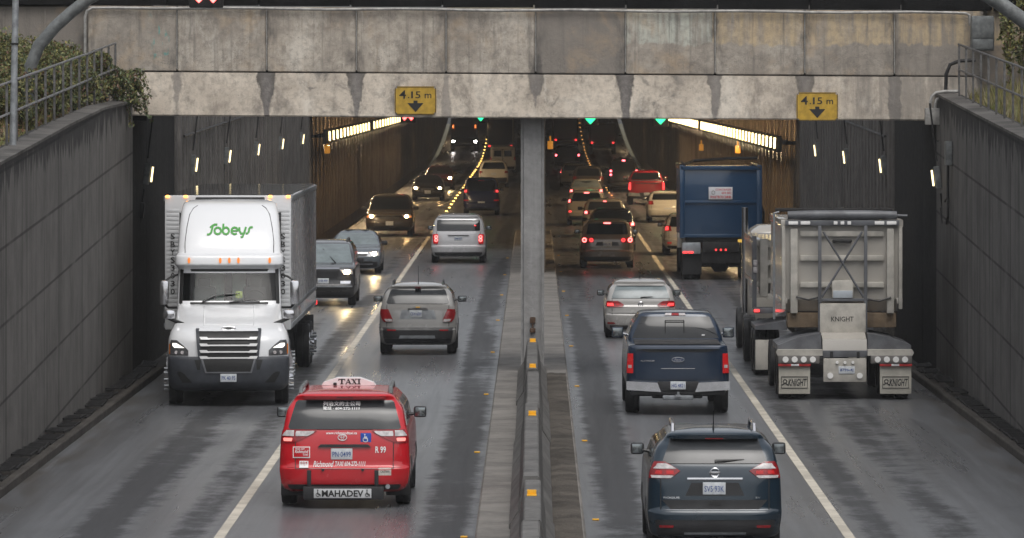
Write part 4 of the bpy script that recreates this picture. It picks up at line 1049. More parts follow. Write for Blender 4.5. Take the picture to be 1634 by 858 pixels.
# ---- navy crossover in front ----------------------------------------------
NAVY = paint('navy_metallic', (.006, .020, .035), .45, g=.35)
def navy_extra(t, h):
    k = MB(); h.patch(k, 'rear', [(1.05, -.375, .375), (1.072, -.375, .375)], .03, .04, 10); k.build('chrome_strip', M['chrome'], t)
    k = MB(); h.patch(k, 'rear', [(.83, -.40, .40), (1.0, -.32, .32)], .004, .02, 8); k.build('plate_recess', M['black_plastic'], t)
    add_plate(t, h, -.01, .925, .31, .165, 'SV5\u00b793K')
    k = MB(); yy = h.yr(0, 1.14)-.018; ring(k, 0, yy, 1.14, .058, .058, .009); k.box(-.072, .072, yy-.008, yy+.008, 1.128, 1.152, .004); k.build('emblem', M['chrome'], t)
    k = MB(); lettering(k, 'ROGUE', -.70, -.48, .79, .815, lambda a, c: h.yr(a, c)-.024, .02); lettering(k, 'SV', .55, .62, .79, .815, lambda a, c: h.yr(a, c)-.024, .02); k.build('lettering', M['chrome'], t, 0, fix=False)
    k = MB(); h.patch(k, 'rear', [(.645, -.60, .60), (.77, -.72, .72)], .003, .02, 10); k.build('tailgate_recess', M['black_plastic'], t)
    k = MB(); h.patch(k, 'rear', [(.70, -.09, .09), (.755, -.07, .07)], .014, .02, 4); k.build('boot_handle', M['ink_black'], t)
    for s in (-1, 1):
        k = MB(); r_ = [(.395, .57, .75), (.43, .56, .76)]; h.patch(k, 'rear', r_ if s > 0 else mir(r_), .03, .03, 4); k.build('reflector', M['lens_red'], t)
    k = MB(); h.patch(k, 'rear', [(.30, -.42, .42), (.33, -.42, .42)], .03, .03, 8); k.build('skid_plate', M['steel'], t)
    k = MB(); yb = h.yr(.1, 1.32)-.03; k.tube([(.0, yb, 1.285), (.13, yb-.012, 1.295), (.40, yb+.012, 1.31)], [.03, .02, .008], 6); k.build('wiper', M['ink_black'], t)
    k = MB(); h.patch(k, 'rear', [(1.58, -.60, .60), (1.625, -.61, .61)], .09, .12, 8); k.build('spoiler', NAVY, t)
    k = MB(); h.patch(k, 'rear', [(1.575, -.12, .12), (1.592, -.12, .12)], .093, .06, 4); k.build('brake_lamp', M['lens_red'], t)
n_tail = [('tail_lamp', M['lens_red'], [(1.06, .62, .89), (1.10, .55, .89), (1.16, .47, .89), (1.20, .53, .87), (1.285, .68, .82)], .016), ('lens_strip', M['lens_white'], [(1.065, .60, .86), (1.095, .56, .87), (1.10, .58, .87)], .022),
          ('lens_band', M['lens_white'], [(1.19, .52, .84), (1.225, .58, .80), (1.26, .66, .78)], .022), ('stop_lamp', M['tail_dim'], [(1.12, .56, .66), (1.165, .56, .66)], .026), ('stop_lamp', M['tail_dim'], [(1.12, .72, .82), (1.165, .72, .80)], .026)]
car('crossover', 'navy blue crossover with silver roof rails, nearest the camera and partly out of frame', 'suv', 2.45, 72.3,
    dict(W=1.84, H=1.70, L=4.65, belt=1.20, paint=NAVY, gl=(1.26, 1.60), gw=(.80, .90), tail=n_tail, bump=.62, lower=.50, bumper_mat=NAVY, rails=M['chrome'], rail_h=.06, rail_r=.025, rail_in=.92, antenna=.22, mw=.19, mh=.10, R=.36, glass=M['glass_mid'], ck=dict(top=.72, rake=.36)), extra=navy_extra)

# ---- pickups ----------------------------------------------------------------
def pickup(label, X, Z, W, L, H, m, near=True, far_lit=None):
    t = thing('pickup_truck', label, 'pickup', (X, Z, zr(Z))); w = W/2; bz = 1.36*H/1.93
    low = Hull([(.42, .90*w, .14, L-.15, .2), (.50, .96*w, .12, L-.05, .3), (.66, .985*w, .10, L, .3), (.85, .985*w, .09, L-.01, .3), (1.05, .975*w, .09, L-.08, .3), (bz-.10, .96*w, .09, L-.3, .3), (bz-.02, .945*w, .10, L-.6, .3), (bz, .92*w, .12, L-.9, .3)], 5.0)
    low.mb().build('body', m, t, 40)
    k = MB(); k.box(-w*.82, w*.82, .20, 1.95, bz+.006, bz+.03, .01); k.build('bed_cover', M['black_plastic'], t)
    cab = Hull([(bz-.1, .93*w, 1.93, L-1.0, .22), (bz+.03, .92*w, 1.95, L-1.2, .22), (bz+.28, .84*w, 2.03, L-1.6, .22), (H-.12, .745*w, 2.12, L-1.95, .22), (H-.05, .70*w, 2.16, L-2.1, .25), (H-.015, .62*w, 2.25, L-2.3, .3), (H, .4*w, 2.5, L-2.5, .3)], 4.0)
    cab.mb().build('cab', m, t, 40)
    k = MB(); a, b_ = bz+.05, H-.10
    cab.patch(k, 'rear', [(a, -cab.at(a)[0]*.92, cab.at(a)[0]*.92), (b_-.03, -cab.at(b_)[0]*.93, cab.at(b_)[0]*.93), (b_, -cab.at(b_)[0]*.90, cab.at(b_)[0]*.90)], .006, .02, 12); gw_ = k.build('rear_window', M['glass'] if near else M['glass'], t)
    if near:
        k = MB(); yy = cab.yr(0, bz+.25)-.02
        for q in (-.20, .17): k.box(q-.008, q+.008, yy-.02, yy+.07, a+.05, b_-.07)
        k.box(-.20, .17, yy+.03, yy+.05, b_-.08, b_-.065); k.build('slider_frame', M['ink_black'], gw_)
    k = MB(); cab.patch(k, 'front', [(a, -cab.at(a)[0]*.92, cab.at(a)[0]*.92), (b_, -cab.at(b_)[0]*.93, cab.at(b_)[0]*.93)], .006, .02, 12); k.build('windscreen', M['glass'], t)
    for s in ('left', 'right'):
        for ya, yb in ((2.25, 3.0), (3.08, L-1.75)):
            k = MB(); cab.patch(k, s, [(a, ya, yb+.2), (b_-.02, ya+.05, yb-.12)], .006, .02, 6); k.build('side_window', M['glass'], t)
        for ya in (1.15, L-.95):
            k = MB(); rows = [(z, ya-math.sqrt(max(1e-4, .235-(z-.42)**2)), ya+math.sqrt(max(1e-4, .235-(z-.42)**2))) for z in np.linspace(.44, .90, 8)]; low.patch(k, s, rows, .004, .02, 6); k.build('wheel_arch', M['black_plastic'], t)
    k = MB(); low.patch(k, 'rear', [(.70, -w*.80, w*.80), (bz-.05, -w*.80, w*.80)], .012, .03, 12); tg = k.build('tailgate', m, t)
    k = MB(); low.patch(k, 'rear', [(bz-.13, -w*.58, w*.58), (bz-.06, -w*.76, w*.76)], .016, .02, 12); k.build('handle_band', M['black_plastic'], tg)
    k = MB(); low.patch(k, 'rear', [(bz-.07, -w*.79, w*.79), (bz-.01, -w*.80, w*.80)], .05, .07, 12); k.build('top_lip', m, tg)
    for s in (-1, 1):
        r_ = [(.82, .855*w, .985*w), (1.20, .855*w, .985*w)]
        k = MB(); low.patch(k, 'rear', r_ if s > 0 else mir(r_), .02, .04, 5); tl_ = k.build('tail_lamp', M['tail_dim'] if near else M['tail_on'], t)
        if near:
            r2 = [(.92, .885*w, .95*w), (.98, .885*w, .95*w)]; k = MB(); low.patch(k, 'rear', r2 if s > 0 else mir(r2), .028, .02, 4); k.build('reversing_lens', M['lens_white'], tl_)
    k = MB(); k.box(-.40, .40, .03, .14, .47, .66, .015); k.box(-w*.9, w*.9, .05, .3, .40, .47, .02); bo = k.build('rear_bumper', M['black_plastic'], t)
    for s in (-1, 1):
        k = MB(); k.prism([(s*.40, .64), (s*.985*w, .67), (s*.985*w, .50), (s*.33, .46)], 'y', .0, .12); k.build('chrome_corner', M['chrome'] if near else M['steel'], bo)
    k = MB(); k.box(-.148, .148, .005, .03, .51, .665, .008); p = k.build('licence_plate', M['plate'], t)
    if near:
        k = MB(); lettering(k, 'HG 4821', -.125, .125, .55, .62, lambda q, r_: .005, .01); k.build('lettering', M['ink_blue'], p, 0, fix=False)
        k = MB(); yy = low.yr(0, 1.08)-.035; k.tube([(.120*math.cos(i*PI/12), yy, 1.085+.045*math.sin(i*PI/12)) for i in range(25)], .005, 6)
        k.build('emblem_ring', M['steel'], t)
        k = MB(); k.prism([(.116*math.cos(i*PI/12), 1.085+.041*math.sin(i*PI/12)) for i in range(24)], 'y', yy, yy+.03); em = k.build('emblem', simple('emblem_blue', (.015, .03, .08), .4), t)
        k = MB(); lettering(k, 'Ford', -.07, .07, 1.062, 1.108, lambda q, r_: yy, .01, .3); k.build('lettering', M['chrome'], em, 0, fix=False)
        k = MB(); lettering(k, 'PLATINUM', -.72, -.46, 1.045, 1.075, lambda q, r_: low.yr(q, r_)-.02, .015); k.build('lettering', M['chrome'], t, 0, fix=False)
        k = MB(); k.box(-.33, .33, .07, .10, .905, .915, .003); k.build('tailgate_crease', M['chrome'], t)
        k = MB(); k.cyl((0, -.10, .41), (0, -.10, .47), .03, .026, 10); k.box(-.05, .05, -.12, .2, .36, .41, .01); k.box(-.3, .3, .06, .2, .30, .40, .03); k.build('tow_hitch', M['steel'], t)
        for nm, x0, x1, mm in (('brake_lamp', -.075, .075, M['lens_red']), ('cargo_lamp', -.21, -.08, M['lens_white']), ('cargo_lamp', .08, .21, M['lens_white'])):
            k = MB(); cab.patch(k, 'rear', [(H-.075, x0, x1), (H-.03, x0*.9, x1*.9)], .02, .04, 4); k.build(nm, mm, t)
        k = MB(); k.box(.52, .58, cab.yr(.55, bz+.10)-.012, cab.yr(.55, bz+.1)+.02, bz+.10, bz+.125); k.build('sticker', M['white'], t)
    for ya in (1.15, L-.95):
        for s in (-1, 1): wheel(t, s*(w-.15), ya, .40, .27, s)
    for s in (-1, 1):
        my = L-1.95; xw = cab.sx(my, bz+.1); k = MB(); k.tube([(s*(xw-.05), my, bz+.02), (s*(xw+.12), my, bz+.06)], .03, 6); k.box(s*(xw+.08), s*(xw+.31), my-.05, my+.07, bz-.03, bz+.19, .04)
        mo = k.build('wing_mirror', m, t); k = MB(); k.box(s*(xw+.10), s*(xw+.29), my-.056, my-.046, bz, bz+.165, .02); k.build('mirror_glass', M['mirror'], mo)
    k = MB(); k.box(-.5, .5, .6, 1.6, .30, .55, .05); k.cyl((-w+.2, 1.15, .38), (w-.2, 1.15, .38), .07, n=10); k.build('rear_axle', M['black_plastic'], t)
    return t
PNAVY = paint('pickup_navy', (.010, .024, .050), .45, g=.4)
pickup('dark blue pickup with chrome rear bumper and large square mirrors', 2.78, 103.2, 2.03, 5.8, 1.93, PNAVY)
pickup('red pickup in the right tunnel ahead of the small white car', 6.0, 285, 1.98, 5.6, 1.80, paint('pickup_red', (.36, .012, .02), .1, g=.3), near=False)

# ---- silver hatchback ---------------------------------------------------------
SILVER = paint('silver_paint', (.38, .37, .355), .55, g=.5)
def golf_extra(t, h):
    k = MB(); yy = h.yr(0, .90)-.02; ring(k, 0, yy, .87, .06, .06, .01); k.tube([(-.035, yy, .91), (-.012, yy, .83), (0, yy, .87), (.012, yy, .83), (.035, yy, .91)], .007, 5); k.build('emblem', M['chrome'], t)
    k = MB(); h.patch(k, 'rear', [(.655, -.76, .76), (.685, -.80, .80)], .02, .03, 12); k.build('bumper_edge', SILVER, t)
    k = MB(); h.patch(k, 'rear', [(1.33, -.58, .58), (1.375, -.59, .59)], .07, .1, 8); k.build('spoiler', SILVER, t)
    k = MB(); h.patch(k, 'rear', [(1.255, -.585, .585), (1.325, -.56, .56)], .010, .02, 10); k.build('window_band', M['ink_black'], t)
    k = MB(); h.patch(k, 'rear', [(1.03, -.69, -.53), (1.25, -.585, -.50)], .010, .02, 4); k.build('window_band', M['ink_black'], t)
    k = MB(); yb = h.yr(0, 1.06)-.03; k.tube([(0, yb, 1.035), (.06, yb-.01, 1.05), (.30, yb, 1.06)], [.025, .015, .008], 6); k.build('wiper', M['ink_black'], t)
    for s in (-1, 1):
        r_ = [(.375, .63, .84), (.42, .68, .84)]; k = MB(); h.patch(k, 'rear', r_ if s > 0 else mir(r_), .024, .03, 4); k.build('reflector', M['lens_red'], t)
    add_plate(t, h, 0, .55, .3, .15, 'BW7 21R')
    k = MB(); k.tube([(0, 1.1, 1.49), (0, 1.0, 1.58)], [.03, .008], 6); k.build('aerial', M['black_plastic'], t)
car('hatchback', 'silver hatchback with pale rear window just ahead of the dark blue pickup', 'car', 2.68, 134.5,
    dict(W=1.80, H=1.49, L=4.25, belt=1.0, paint=SILVER, gl=(1.02, 1.335), gw=(.83, .90), glass=M['glass_pale'], bump=.60, lower=.34, bumper_mat=SILVER, R=.32, mw=.19,
         tail=[('tail_lamp', M['lens_red'], [(.80, .46, .90), (.86, .42, .90), (.94, .54, .86), (.955, .58, .83)], .016), ('stop_lamp', M['tail_on'], [(.835, .68, .84), (.90, .70, .84)], .024), ('stop_lamp', M['tail_dim'], [(.845, .52, .63), (.885, .54, .63)], .024)],
         ck=dict(top=.73, rake=.36, bump=.62, zb=.2)), extra=golf_extra)

# ---- grey crossover in the left carriageway ------------------------------------
GREY = paint('warm_grey_paint', (.31, .303, .292), .5, g=.55)
def trax_extra(t, h):
    k = MB(); h.patch(k, 'rear', [(.40, -.45, .42), (.47, -.42, .40)], .05, .06, 8); k.build('skid_plate', M['steel'], t)
    k = MB(); h.patch(k, 'rear', [(1.085, -.24, .24), (1.12, -.22, .22)], .03, .04, 6); k.build('chrome_bar', M['chrome'], t)
    k = MB(); h.patch(k, 'rear', [(.86, -.44, .44), (1.07, -.38, .38)], .003, .01, 8); k.build('plate_recess', M['steel'], t)
    for s in (-1, 1):
        r_ = [(.58, .52, .72), (.615, .52, .73)]; k = MB(); h.patch(k, 'rear', r_ if s > 0 else mir(r_), .03, .03, 4); k.build('reflector', M['lens_red'], t)
        r_ = [(.80, .60, .76), (.86, .62, .80)]; k = MB(); h.patch(k, 'rear', r_ if s > 0 else mir(r_), .026, .02, 4); k.build('reversing_lens', M['lens_white'], t)
    k = MB(); yy = h.yr(0, 1.12)-.03; k.box(-.05, .05, yy-.01, yy+.02, 1.125, 1.15, .006); k.build('emblem', M['yellow_reflector'], t)
    k = MB(); h.patch(k, 'rear', [(1.575, -.07, .07), (1.60, -.07, .07)], .05, .06, 4); k.build('brake_lamp', M['lens_red'], t)
car('crossover', 'warm grey crossover with black lower bumper following the white lane line behind the red taxi', 'suv', -2.77, 126.3,
    dict(W=1.84, H=1.69, L=4.28, belt=1.17, paint=GREY, gl=(1.22, 1.555), gw=(.84, .92), bump=.66, lower=.40, bumper_mat=M['black_plastic'], rails=M['black_plastic'], rail_in=.95, rail_h=.05, antenna=.40, R=.34, mw=.22,
         plate=(-.05, .985, .30, .16, 'CK4 60H'), tail=[('tail_lamp', M['lens_red'], [(.79, .60, .80), (.86, .60, .86), (1.0, .66, .90), (1.09, .70, .88)], .018)], ck=dict(top=.74, rake=.34)), extra=trax_extra)

# ---- silver minivan -------------------------------------------------------------
SILV2 = paint('pale_silver', (.50, .50, .515), .4, g=.4)
def van_extra(t, h):
    k = MB(); h.patch(k, 'rear', [(.99, -.36, .36), (1.02, -.38, .38)], .03, .04, 8); k.build('boot_handle', M['black_plastic'], t)
    add_plate(t, h, 0, .90, .30, .15, 'FA6 83T')
    k = MB(); h.patch(k, 'rear', [(1.55, -.62, .62), (1.64, -.60, .60)], .05, .08, 8); k.build('spoiler', SILV2, t)
    for s in (-1, 1):
        for zc in (.84, .95):
            k = MB(); ring(k, s*.80, h.yr(.80, zc)-.035, zc, .05, .048, .013, 14); k.build('lit_ring', M['brake_on'], t)
    k = MB(); yy = h.yr(.62, 1.35)-.01; k.cyl((.60, yy-.01, 1.34), (.60, yy, 1.34), .04, n=12); k.build('sticker', M['tail_on'], t)
    k = MB(); h.patch(k, 'rear', [(.61, -.74, .74), (.63, -.76, .76)], .03, .04, 10); k.build('bumper_edge', SILV2, t)
car('minivan', 'pale silver minivan with lit ring tail lamps driving into the left tunnel', 'minivan', -2.74, 191.5,
    dict(W=1.97, H=1.75, L=5.1, belt=1.12, paint=SILV2, gl=(1.17, 1.56), gw=(.82, .93), bump=.64, lower=.40, bumper_mat=SILV2, R=.35, mw=.20, tail=[('tail_lamp', M['tail_dim'], [(.70, .73, .90), (1.0, .73, .93), (1.05, .74, .92)], .02)], ck=dict(top=.78, rake=.26)), extra=van_extra)

# ---- generic helpers for the rest -------------------------------------------------
def rear_lamps(z0, z1, x0, x1, mm, inner=None):
    r = [('tail_lamp', M['lens_red'], [(z0, x0, x1), (z1, x0+.03, x1-.02)], .016), ('stop_lamp', mm, [(z0+.03, x0+(x1-x0)*.42, x1-.04), (z1-.03, x0+(x1-x0)*.42, x1-.05)], .026)]
    return r
def face(hz, hx0, hx1, lamp, gz=(.62, .82), gx=.48, low=(.36, .50), gmat=None):
    return [('headlamp', M['lens_white'], [(hz-.07, hx0+.06, hx1), (hz+.06, hx0-.05, hx1-.03)], .014), ('lit_bulb', lamp, [(hz-.045, (hx0+hx1)/2-.06, (hx0+hx1)/2+.05), (hz+.04, (hx0+hx1)/2-.06, (hx0+hx1)/2+.05)], .028),
            ('one_grille', gmat or M['black_plastic'], [(gz[0], -gx*.9, gx*.9), (gz[1], -gx, gx)], .014), ('one_air_intake', M['ink_black'], [(low[0], -.55, .55), (low[1], -.62, .62)], .02)]
def chrome_grille(z, w_): return [('one_grille_bar', M['chrome'], [(z, -w_, w_), (z+.045, -w_*.97, w_*.97)], .03)]
BRONZE = paint('dark_bronze', (.055, .046, .038), .4, g=.3); CHAR = paint('charcoal', (.030, .031, .034), .4, g=.5); SLATE = paint('slate_blue', (.11, .13, .15), .5, g=.3)
BLACK = paint('black_paint', (.010, .010, .011), .2, g=.3); BLUE = paint('deep_blue', (.012, .018, .07), .3, g=.25); CREAM = paint('off_white', (.62, .60, .54), 0, g=.3); BEIGE = paint('champagne', (.34, .31, .26), .5, g=.3); MAROON = paint('maroon', (.07, .012, .015), .3, g=.3)

# left carriageway, coming towards us
def runner_extra(t, h):
    k = MB(); yy = h.yf(.3, 1.35); k.tube([(-.35, h.yf(-.35, 1.24)+.03, 1.24), (.05, h.yf(.05, 1.62)+.03, 1.62)], .012, 5); k.build('wiper', M['ink_black'], t)
    k = MB(); h.patch(k, 'front', [(.56, -.86, .86), (.60, -.86, .86)], .05, .06, 10); k.build('bumper_edge', M['steel'], t)
    for s in (-1, 1):
        k = MB(); r_ = [(.66, .52, .80), (.74, .52, .82)]; h.patch(k, 'front', r_ if s > 0 else mir(r_), .02, .03, 4); k.build('fog_lamp', M['chrome'], t)
car('off_roader', 'dark off-road SUV with one bright headlamp showing, half hidden behind the white lorry', 'suv', -6.14, 154.2,
    dict(W=1.90, H=1.84, L=4.8, belt=1.22, paint=CHAR, screen=M['glass_pale'], rails=M['black_plastic'], R=.40, lower=.50, n=4.0, fplate=(-.02, .74, .32, .15, 'JN8 40P'),
         front=face(1.0, .55, .88, M['head_on'], (.84, 1.08), .50, (.45, .55))+chrome_grille(1.08, .5), ck=dict(top=.78, nose=.06, hood=.15)), True, extra=runner_extra)
def civic_extra(t, h):
    k = MB(); h.patch(k, 'front', [(.33, -.62, .62), (.36, -.62, .62)], .03, .03, 8); k.build('air_dam', M['steel'], t)
car('saloon_car', 'slate grey saloon with pale misted windscreen behind the dark off-roader', 'car', -6.10, 180.5,
    dict(kind='sedan', W=1.78, H=1.44, L=4.55, belt=.95, paint=SLATE, screen=M['glass_pale'], R=.32, fplate=(0, .48, .3, .14, ''), front=face(.70, .52, .84, M['head_on'], (.62, .72), .45, (.34, .44))+chrome_grille(.70, .46)), True, extra=civic_extra)
car('minivan', 'dark bronze minivan with one warm headlamp and a chrome grille at the left tunnel mouth', 'minivan', -6.16, 225.5,
    dict(W=2.0, H=1.73, L=5.0, belt=1.10, paint=BRONZE, R=.35, lower=.42, mw=.24, fplate=(-.02, .56, .32, .17, ''), front=face(.86, .58, .92, M['head_warm'], (.76, .90), .46, (.36, .46))+chrome_grille(.84, .60)+[('indicator', M['amber_dim'], [(.80, .88, .95), (.88, .88, .95)], .03)], ck=dict(top=.76, nose=.18, hood=-.1)), True)
car('saloon_car', 'black saloon with two warm headlamps, first of the pair deeper in the left tunnel', 'car', -5.92, 295,
    dict(kind='sedan', W=1.76, H=1.42, L=4.6, belt=.93, paint=BLACK, R=.32, fplate=(0, .5, .34, .17, ''), front=face(.72, .50, .84, M['head_warm'], (.58, .70), .4)), True)
car('saloon_car', 'maroon car with a single white headlamp visible behind the black saloon', 'car', -5.85, 326,
    dict(kind='sedan', W=1.80, H=1.47, L=4.6, belt=.95, paint=MAROON, R=.32, front=face(.74, .50, .86, M['head_on'], (.58, .70), .4), far=True), True)
# far lorry with white headlamps
def box_lorry(label, X, Z, W, H, face_on, name='delivery_lorry'):
    t = thing(name, label, 'lorry', (X, Z, zr(Z))); w = W/2
    k = MB(); k.box(-w, w, 1.8 if face_on else 0, 7.5, .95, H, .06); k.build('cargo_box', CHAR if face_on else BEIGE, t)
    cb = Hull([(.45, .9*w, .05, 1.9, .2), (.6, .94*w, 0, 1.9, .25), (1.2, .94*w, .02, 1.9, .25), (1.35, .92*w, .12, 1.9, .25), (2.0, .82*w, .45, 1.9, .25), (2.2, .78*w, .6, 1.9, .25)], 4)
    ob = cb.mb().build('cab', BLACK, t)
    if not face_on: ob.location = (0, 8.0, 0); ob.scale = (1, 1, 1)
    if face_on:
        k = MB(); cb.patch(k, 'rear', [(1.4, -w*.8, w*.8), (1.98, -w*.72, w*.72)], .006, .02, 10); k.build('windscreen', M['glass'], t)
        for s in (-1, 1):
            r_ = [(.80, .72*w, .88*w), (.95, .72*w, .88*w)]; k = MB(); cb.patch(k, 'rear', r_ if s > 0 else mir(r_), .02, .03, 4); k.build('headlamp', M['head_far'], t)
            k = MB(); k.box(s*.80*w-.05, s*.80*w+.05, .3, .4, 2.05, 2.35, .02); k.build('marker_lamp', simple('lorry_marker', (.7, .2, .04), .3, emis=(1, .22, .05), es=1.6), t)
        k = MB(); cb.patch(k, 'rear', [(.75, -w*.5, w*.5), (1.2, -w*.5, w*.5)], .01, .02, 6); k.build('grille', M['black_plastic'], t)
    else:
        k = MB(); k.box(-w*.9, w*.9, -.02, .02, 1.1, H-.12, .02); k.build('rear_door', CREAM if H < 3.2 else CHAR, t)
        for s in (-1, 1):
            k = MB(); k.box(s*w*.80-.08, s*w*.80+.08, -.06, .0, .95, 1.08, .02); k.build('tail_lamp', M['tail_on'], t)
        k = MB(); k.box(-w*.95, w*.95, -.04, .3, .5, .62, .02); k.build('rear_bumper', M['dark_metal'], t)
    for ya in (.9, 5.8):
        for s in (-1, 1): wheel(t, s*(w-.16), ya, .42, .3, s, False)
    return t
box_lorry('far dark lorry with two white headlamps and orange markers deep in the left tunnel', -6.2, 470, 2.45, 2.9, True)
box_lorry('far dark lorry with small red tail lamps beyond the white van', -2.9, 452, 2.3, 3.4, False)
box_lorry('far tan box lorry at the end of the queue beside the pier', 2.75, 470, 2.2, 2.95, False)

# left carriageway, driving in
car('suv', 'deep blue SUV with red tail lamps beside the chain of road studs', 'suv', -2.62, 262, dict(W=1.78, H=1.86, L=4.6, belt=1.15, paint=BLUE, lower=.36, plate=(0, .62, .34, .15, ''), R=.36, tail=rear_lamps(1.12, 1.28, .60, .88, M['tail_on'])+[('reflector', M['tail_dim'], [(.72, .62, .86), (.78, .62, .86)], .03)], third=(1.70, 1.73, .15, M['lens_red']), ck=dict(top=.80, rake=.25)))
car('suv', 'off-white SUV ahead of the deep blue one in the left tunnel', 'suv', -2.57, 334, dict(W=1.88, H=1.70, L=4.6, belt=1.10, paint=CREAM, lower=.62, plate=(0, .85, .34, .16, ''), far=True, R=.35, tail=rear_lamps(.90, 1.04, .68, .90, M['lens_red'])))
def cargo_extra(t, h):
    k = MB(); h.patch(k, 'rear', [(.9, -.02, .02), (1.75, -.02, .02)], .02, .03, 3); k.build('door_gap', M['ink_black'], t)
    for s in (-1, 1):
        r_ = [(1.22, .10, .66), (1.66, .10, .62)]; k = MB(); h.patch(k, 'rear', r_ if s > 0 else mir(r_), .02, .02, 5); k.build('rear_door_window', M['glass'], t)
car('cargo_van', 'white cargo van with two square rear windows far in the left tunnel', 'van', -2.32, 388, dict(W=1.95, H=1.98, L=5.4, belt=1.15, paint=CREAM, lower=.5, plate=(0, .8, .4, .18, ''), far=True, R=.36, gl=(1.74, 1.76), tail=rear_lamps(.95, 1.2, .80, .93, M['tail_dim']), n=6, ck=dict(top=.88, rake=.1)), extra=cargo_extra)

# right carriageway, left lane queue
TAUPE = paint('taupe_paint', (.15, .125, .10), .5, g=.35)
def journey_extra(t, h):
    for s in (-1, 1):
        for xx, mm in ((.80, M['brake_on']), (.56, M['tail_on'])):
            k = MB(); ring(k, s*xx, h.yr(xx, 1.0)-.04, 1.0, .062 if xx > .7 else .05, .062 if xx > .7 else .05, .02, 16); k.build('lit_ring', mm, t)
    k = MB(); h.patch(k, 'rear', [(.80, -.42, .42), (.93, -.36, .36)], .004, .02, 8); k.build('plate_recess', M['black_plastic'], t)
    add_plate(t, h, 0, .86, .30, .15, 'EX2 19L'); k = MB(); h.patch(k, 'rear', [(.55, -.70, .70), (.58, -.72, .72)], .03, .03, 8); k.build('bumper_edge', TAUPE, t)
car('suv', 'taupe SUV with bright round brake lamps, last of the queue in the right tunnel', 'suv', 2.54, 186, dict(W=1.88, H=1.70, L=4.9, belt=1.14, paint=TAUPE, lower=.42, R=.36, bump=.60, bumper_mat=TAUPE, tail=[('tail_lamp', M['lens_red'], [(.90, .46, .92), (1.08, .46, .92)], .014)], third=(1.56, 1.60, .12, M['brake_on']), ck=dict(top=.76)), extra=journey_extra)
car('saloon_car', 'black SUV mostly hidden by the taupe one in the right tunnel queue', 'suv', 2.98, 205, dict(W=1.86, H=1.66, L=4.6, belt=1.1, paint=BLACK, lower=.4, far=True, R=.35, tail=rear_lamps(.98, 1.14, .62, .90, M['brake_on']), ck=dict(top=.72)))
car('suv', 'silver SUV with chrome window edges, third in the right tunnel queue', 'suv', 2.96, 224, dict(W=1.86, H=1.63, L=4.6, belt=1.1, paint=BEIGE, lower=.4, far=True, R=.35, glass=M['glass_mid'], tail=rear_lamps(.98, 1.14, .62, .90, M['brake_on']), third=(1.50, 1.53, .06, M['brake_on']), ck=dict(top=.74)))
car('suv', 'champagne SUV with two red lamps stacked on its left edge, queueing', 'suv', 2.38, 243, dict(W=1.80, H=1.62, L=4.5, belt=1.06, paint=BEIGE, lower=.45, far=True, R=.35, tail=rear_lamps(1.04, 1.22, .66, .88, M['brake_on'])+[('reflector', M['tail_on'], [(.62, .70, .82), (.68, .70, .82)], .03)], third=(1.47, 1.51, .11, M['brake_on'])))
car('saloon_car', 'pale saloon with glowing rear window further along the right tunnel queue', 'car', 2.74, 282, dict(kind='sedan', W=1.80, H=1.46, L=4.6, belt=.95, paint=BEIGE, lower=.35, far=True, R=.32, glass=M['glass_pale'], gl=(1.0, 1.36), gw=(.85, .92), tail=rear_lamps(.74, .90, .60, .90, M['brake_on'])))
car('suv', 'dark SUV seen above the pale saloon in the right tunnel queue', 'suv', 3.1, 309, dict(W=1.84, H=1.70, L=4.6, belt=1.1, paint=BRONZE, lower=.4, far=True, R=.35, tail=rear_lamps(.95, 1.12, .66, .90, M['lens_red'])))
car('saloon_car', 'pale green car with a red lamp strip near the front of the right tunnel queue', 'car', 2.46, 334, dict(W=1.74, H=1.52, L=4.3, belt=1.0, paint=BEIGE, lower=.35, far=True, R=.32, tail=rear_lamps(.90, 1.2, .74, .90, M['brake_on'])))
car('suv', 'far black SUV with two small red lamps beside the pier', 'suv', 2.5, 405, dict(W=2.0, H=1.85, L=4.9, belt=1.2, paint=BLACK, lower=.4, far=True, R=.38, tail=[('tail_lamp', M['brake_far'], [(1.02, .80, .93), (1.16, .80, .92)], .03)]))
# right lane
car('suv', 'black SUV with double red tail lamps and a bright high brake lamp', 'suv', 5.36, 320, dict(W=1.85, H=2.0, L=4.8, belt=1.25, paint=BLACK, lower=.4, far=True, R=.38, tail=[('stop_lamp', M['brake_far'], [(1.20, .72, .84), (1.31, .72, .84)], .03), ('stop_lamp', M['brake_far'], [(.98, .72, .84), (1.09, .72, .84)], .03)], third=(1.84, 1.92, .09, M['brake_far'])))
car('hatchback', 'small white hatchback between the red pickup and the blue bin lorry', 'car', 6.2, 248.5, dict(W=1.86, H=1.46, L=4.4, belt=1.0, paint=CREAM, lower=.33, R=.34, plate=(0, .62, .34, .14, ''), tail=rear_lamps(.84, 1.02, .64, .90, M['tail_dim']), mirrors=True, ck=dict(top=.76)))
car('hatchback', 'silver car half hidden behind the left side of the blue bin lorry', 'car', 5.78, 200.5, dict(W=1.80, H=1.58, L=4.4, belt=1.02, paint=SILVER, lower=.36, R=.34, bump=.6, bumper_mat=SILVER, tail=rear_lamps(.92, 1.12, .62, .90, M['tail_on'])+[('reflector', M['tail_dim'], [(.44, .62, .78), (.50, .62, .78)], .03)], ck=dict(top=.74)))
box_lorry('far lorry with a dull grey rear door and red lamps deep in the right tunnel', 5.9, 462, 2.3, 2.7, False)
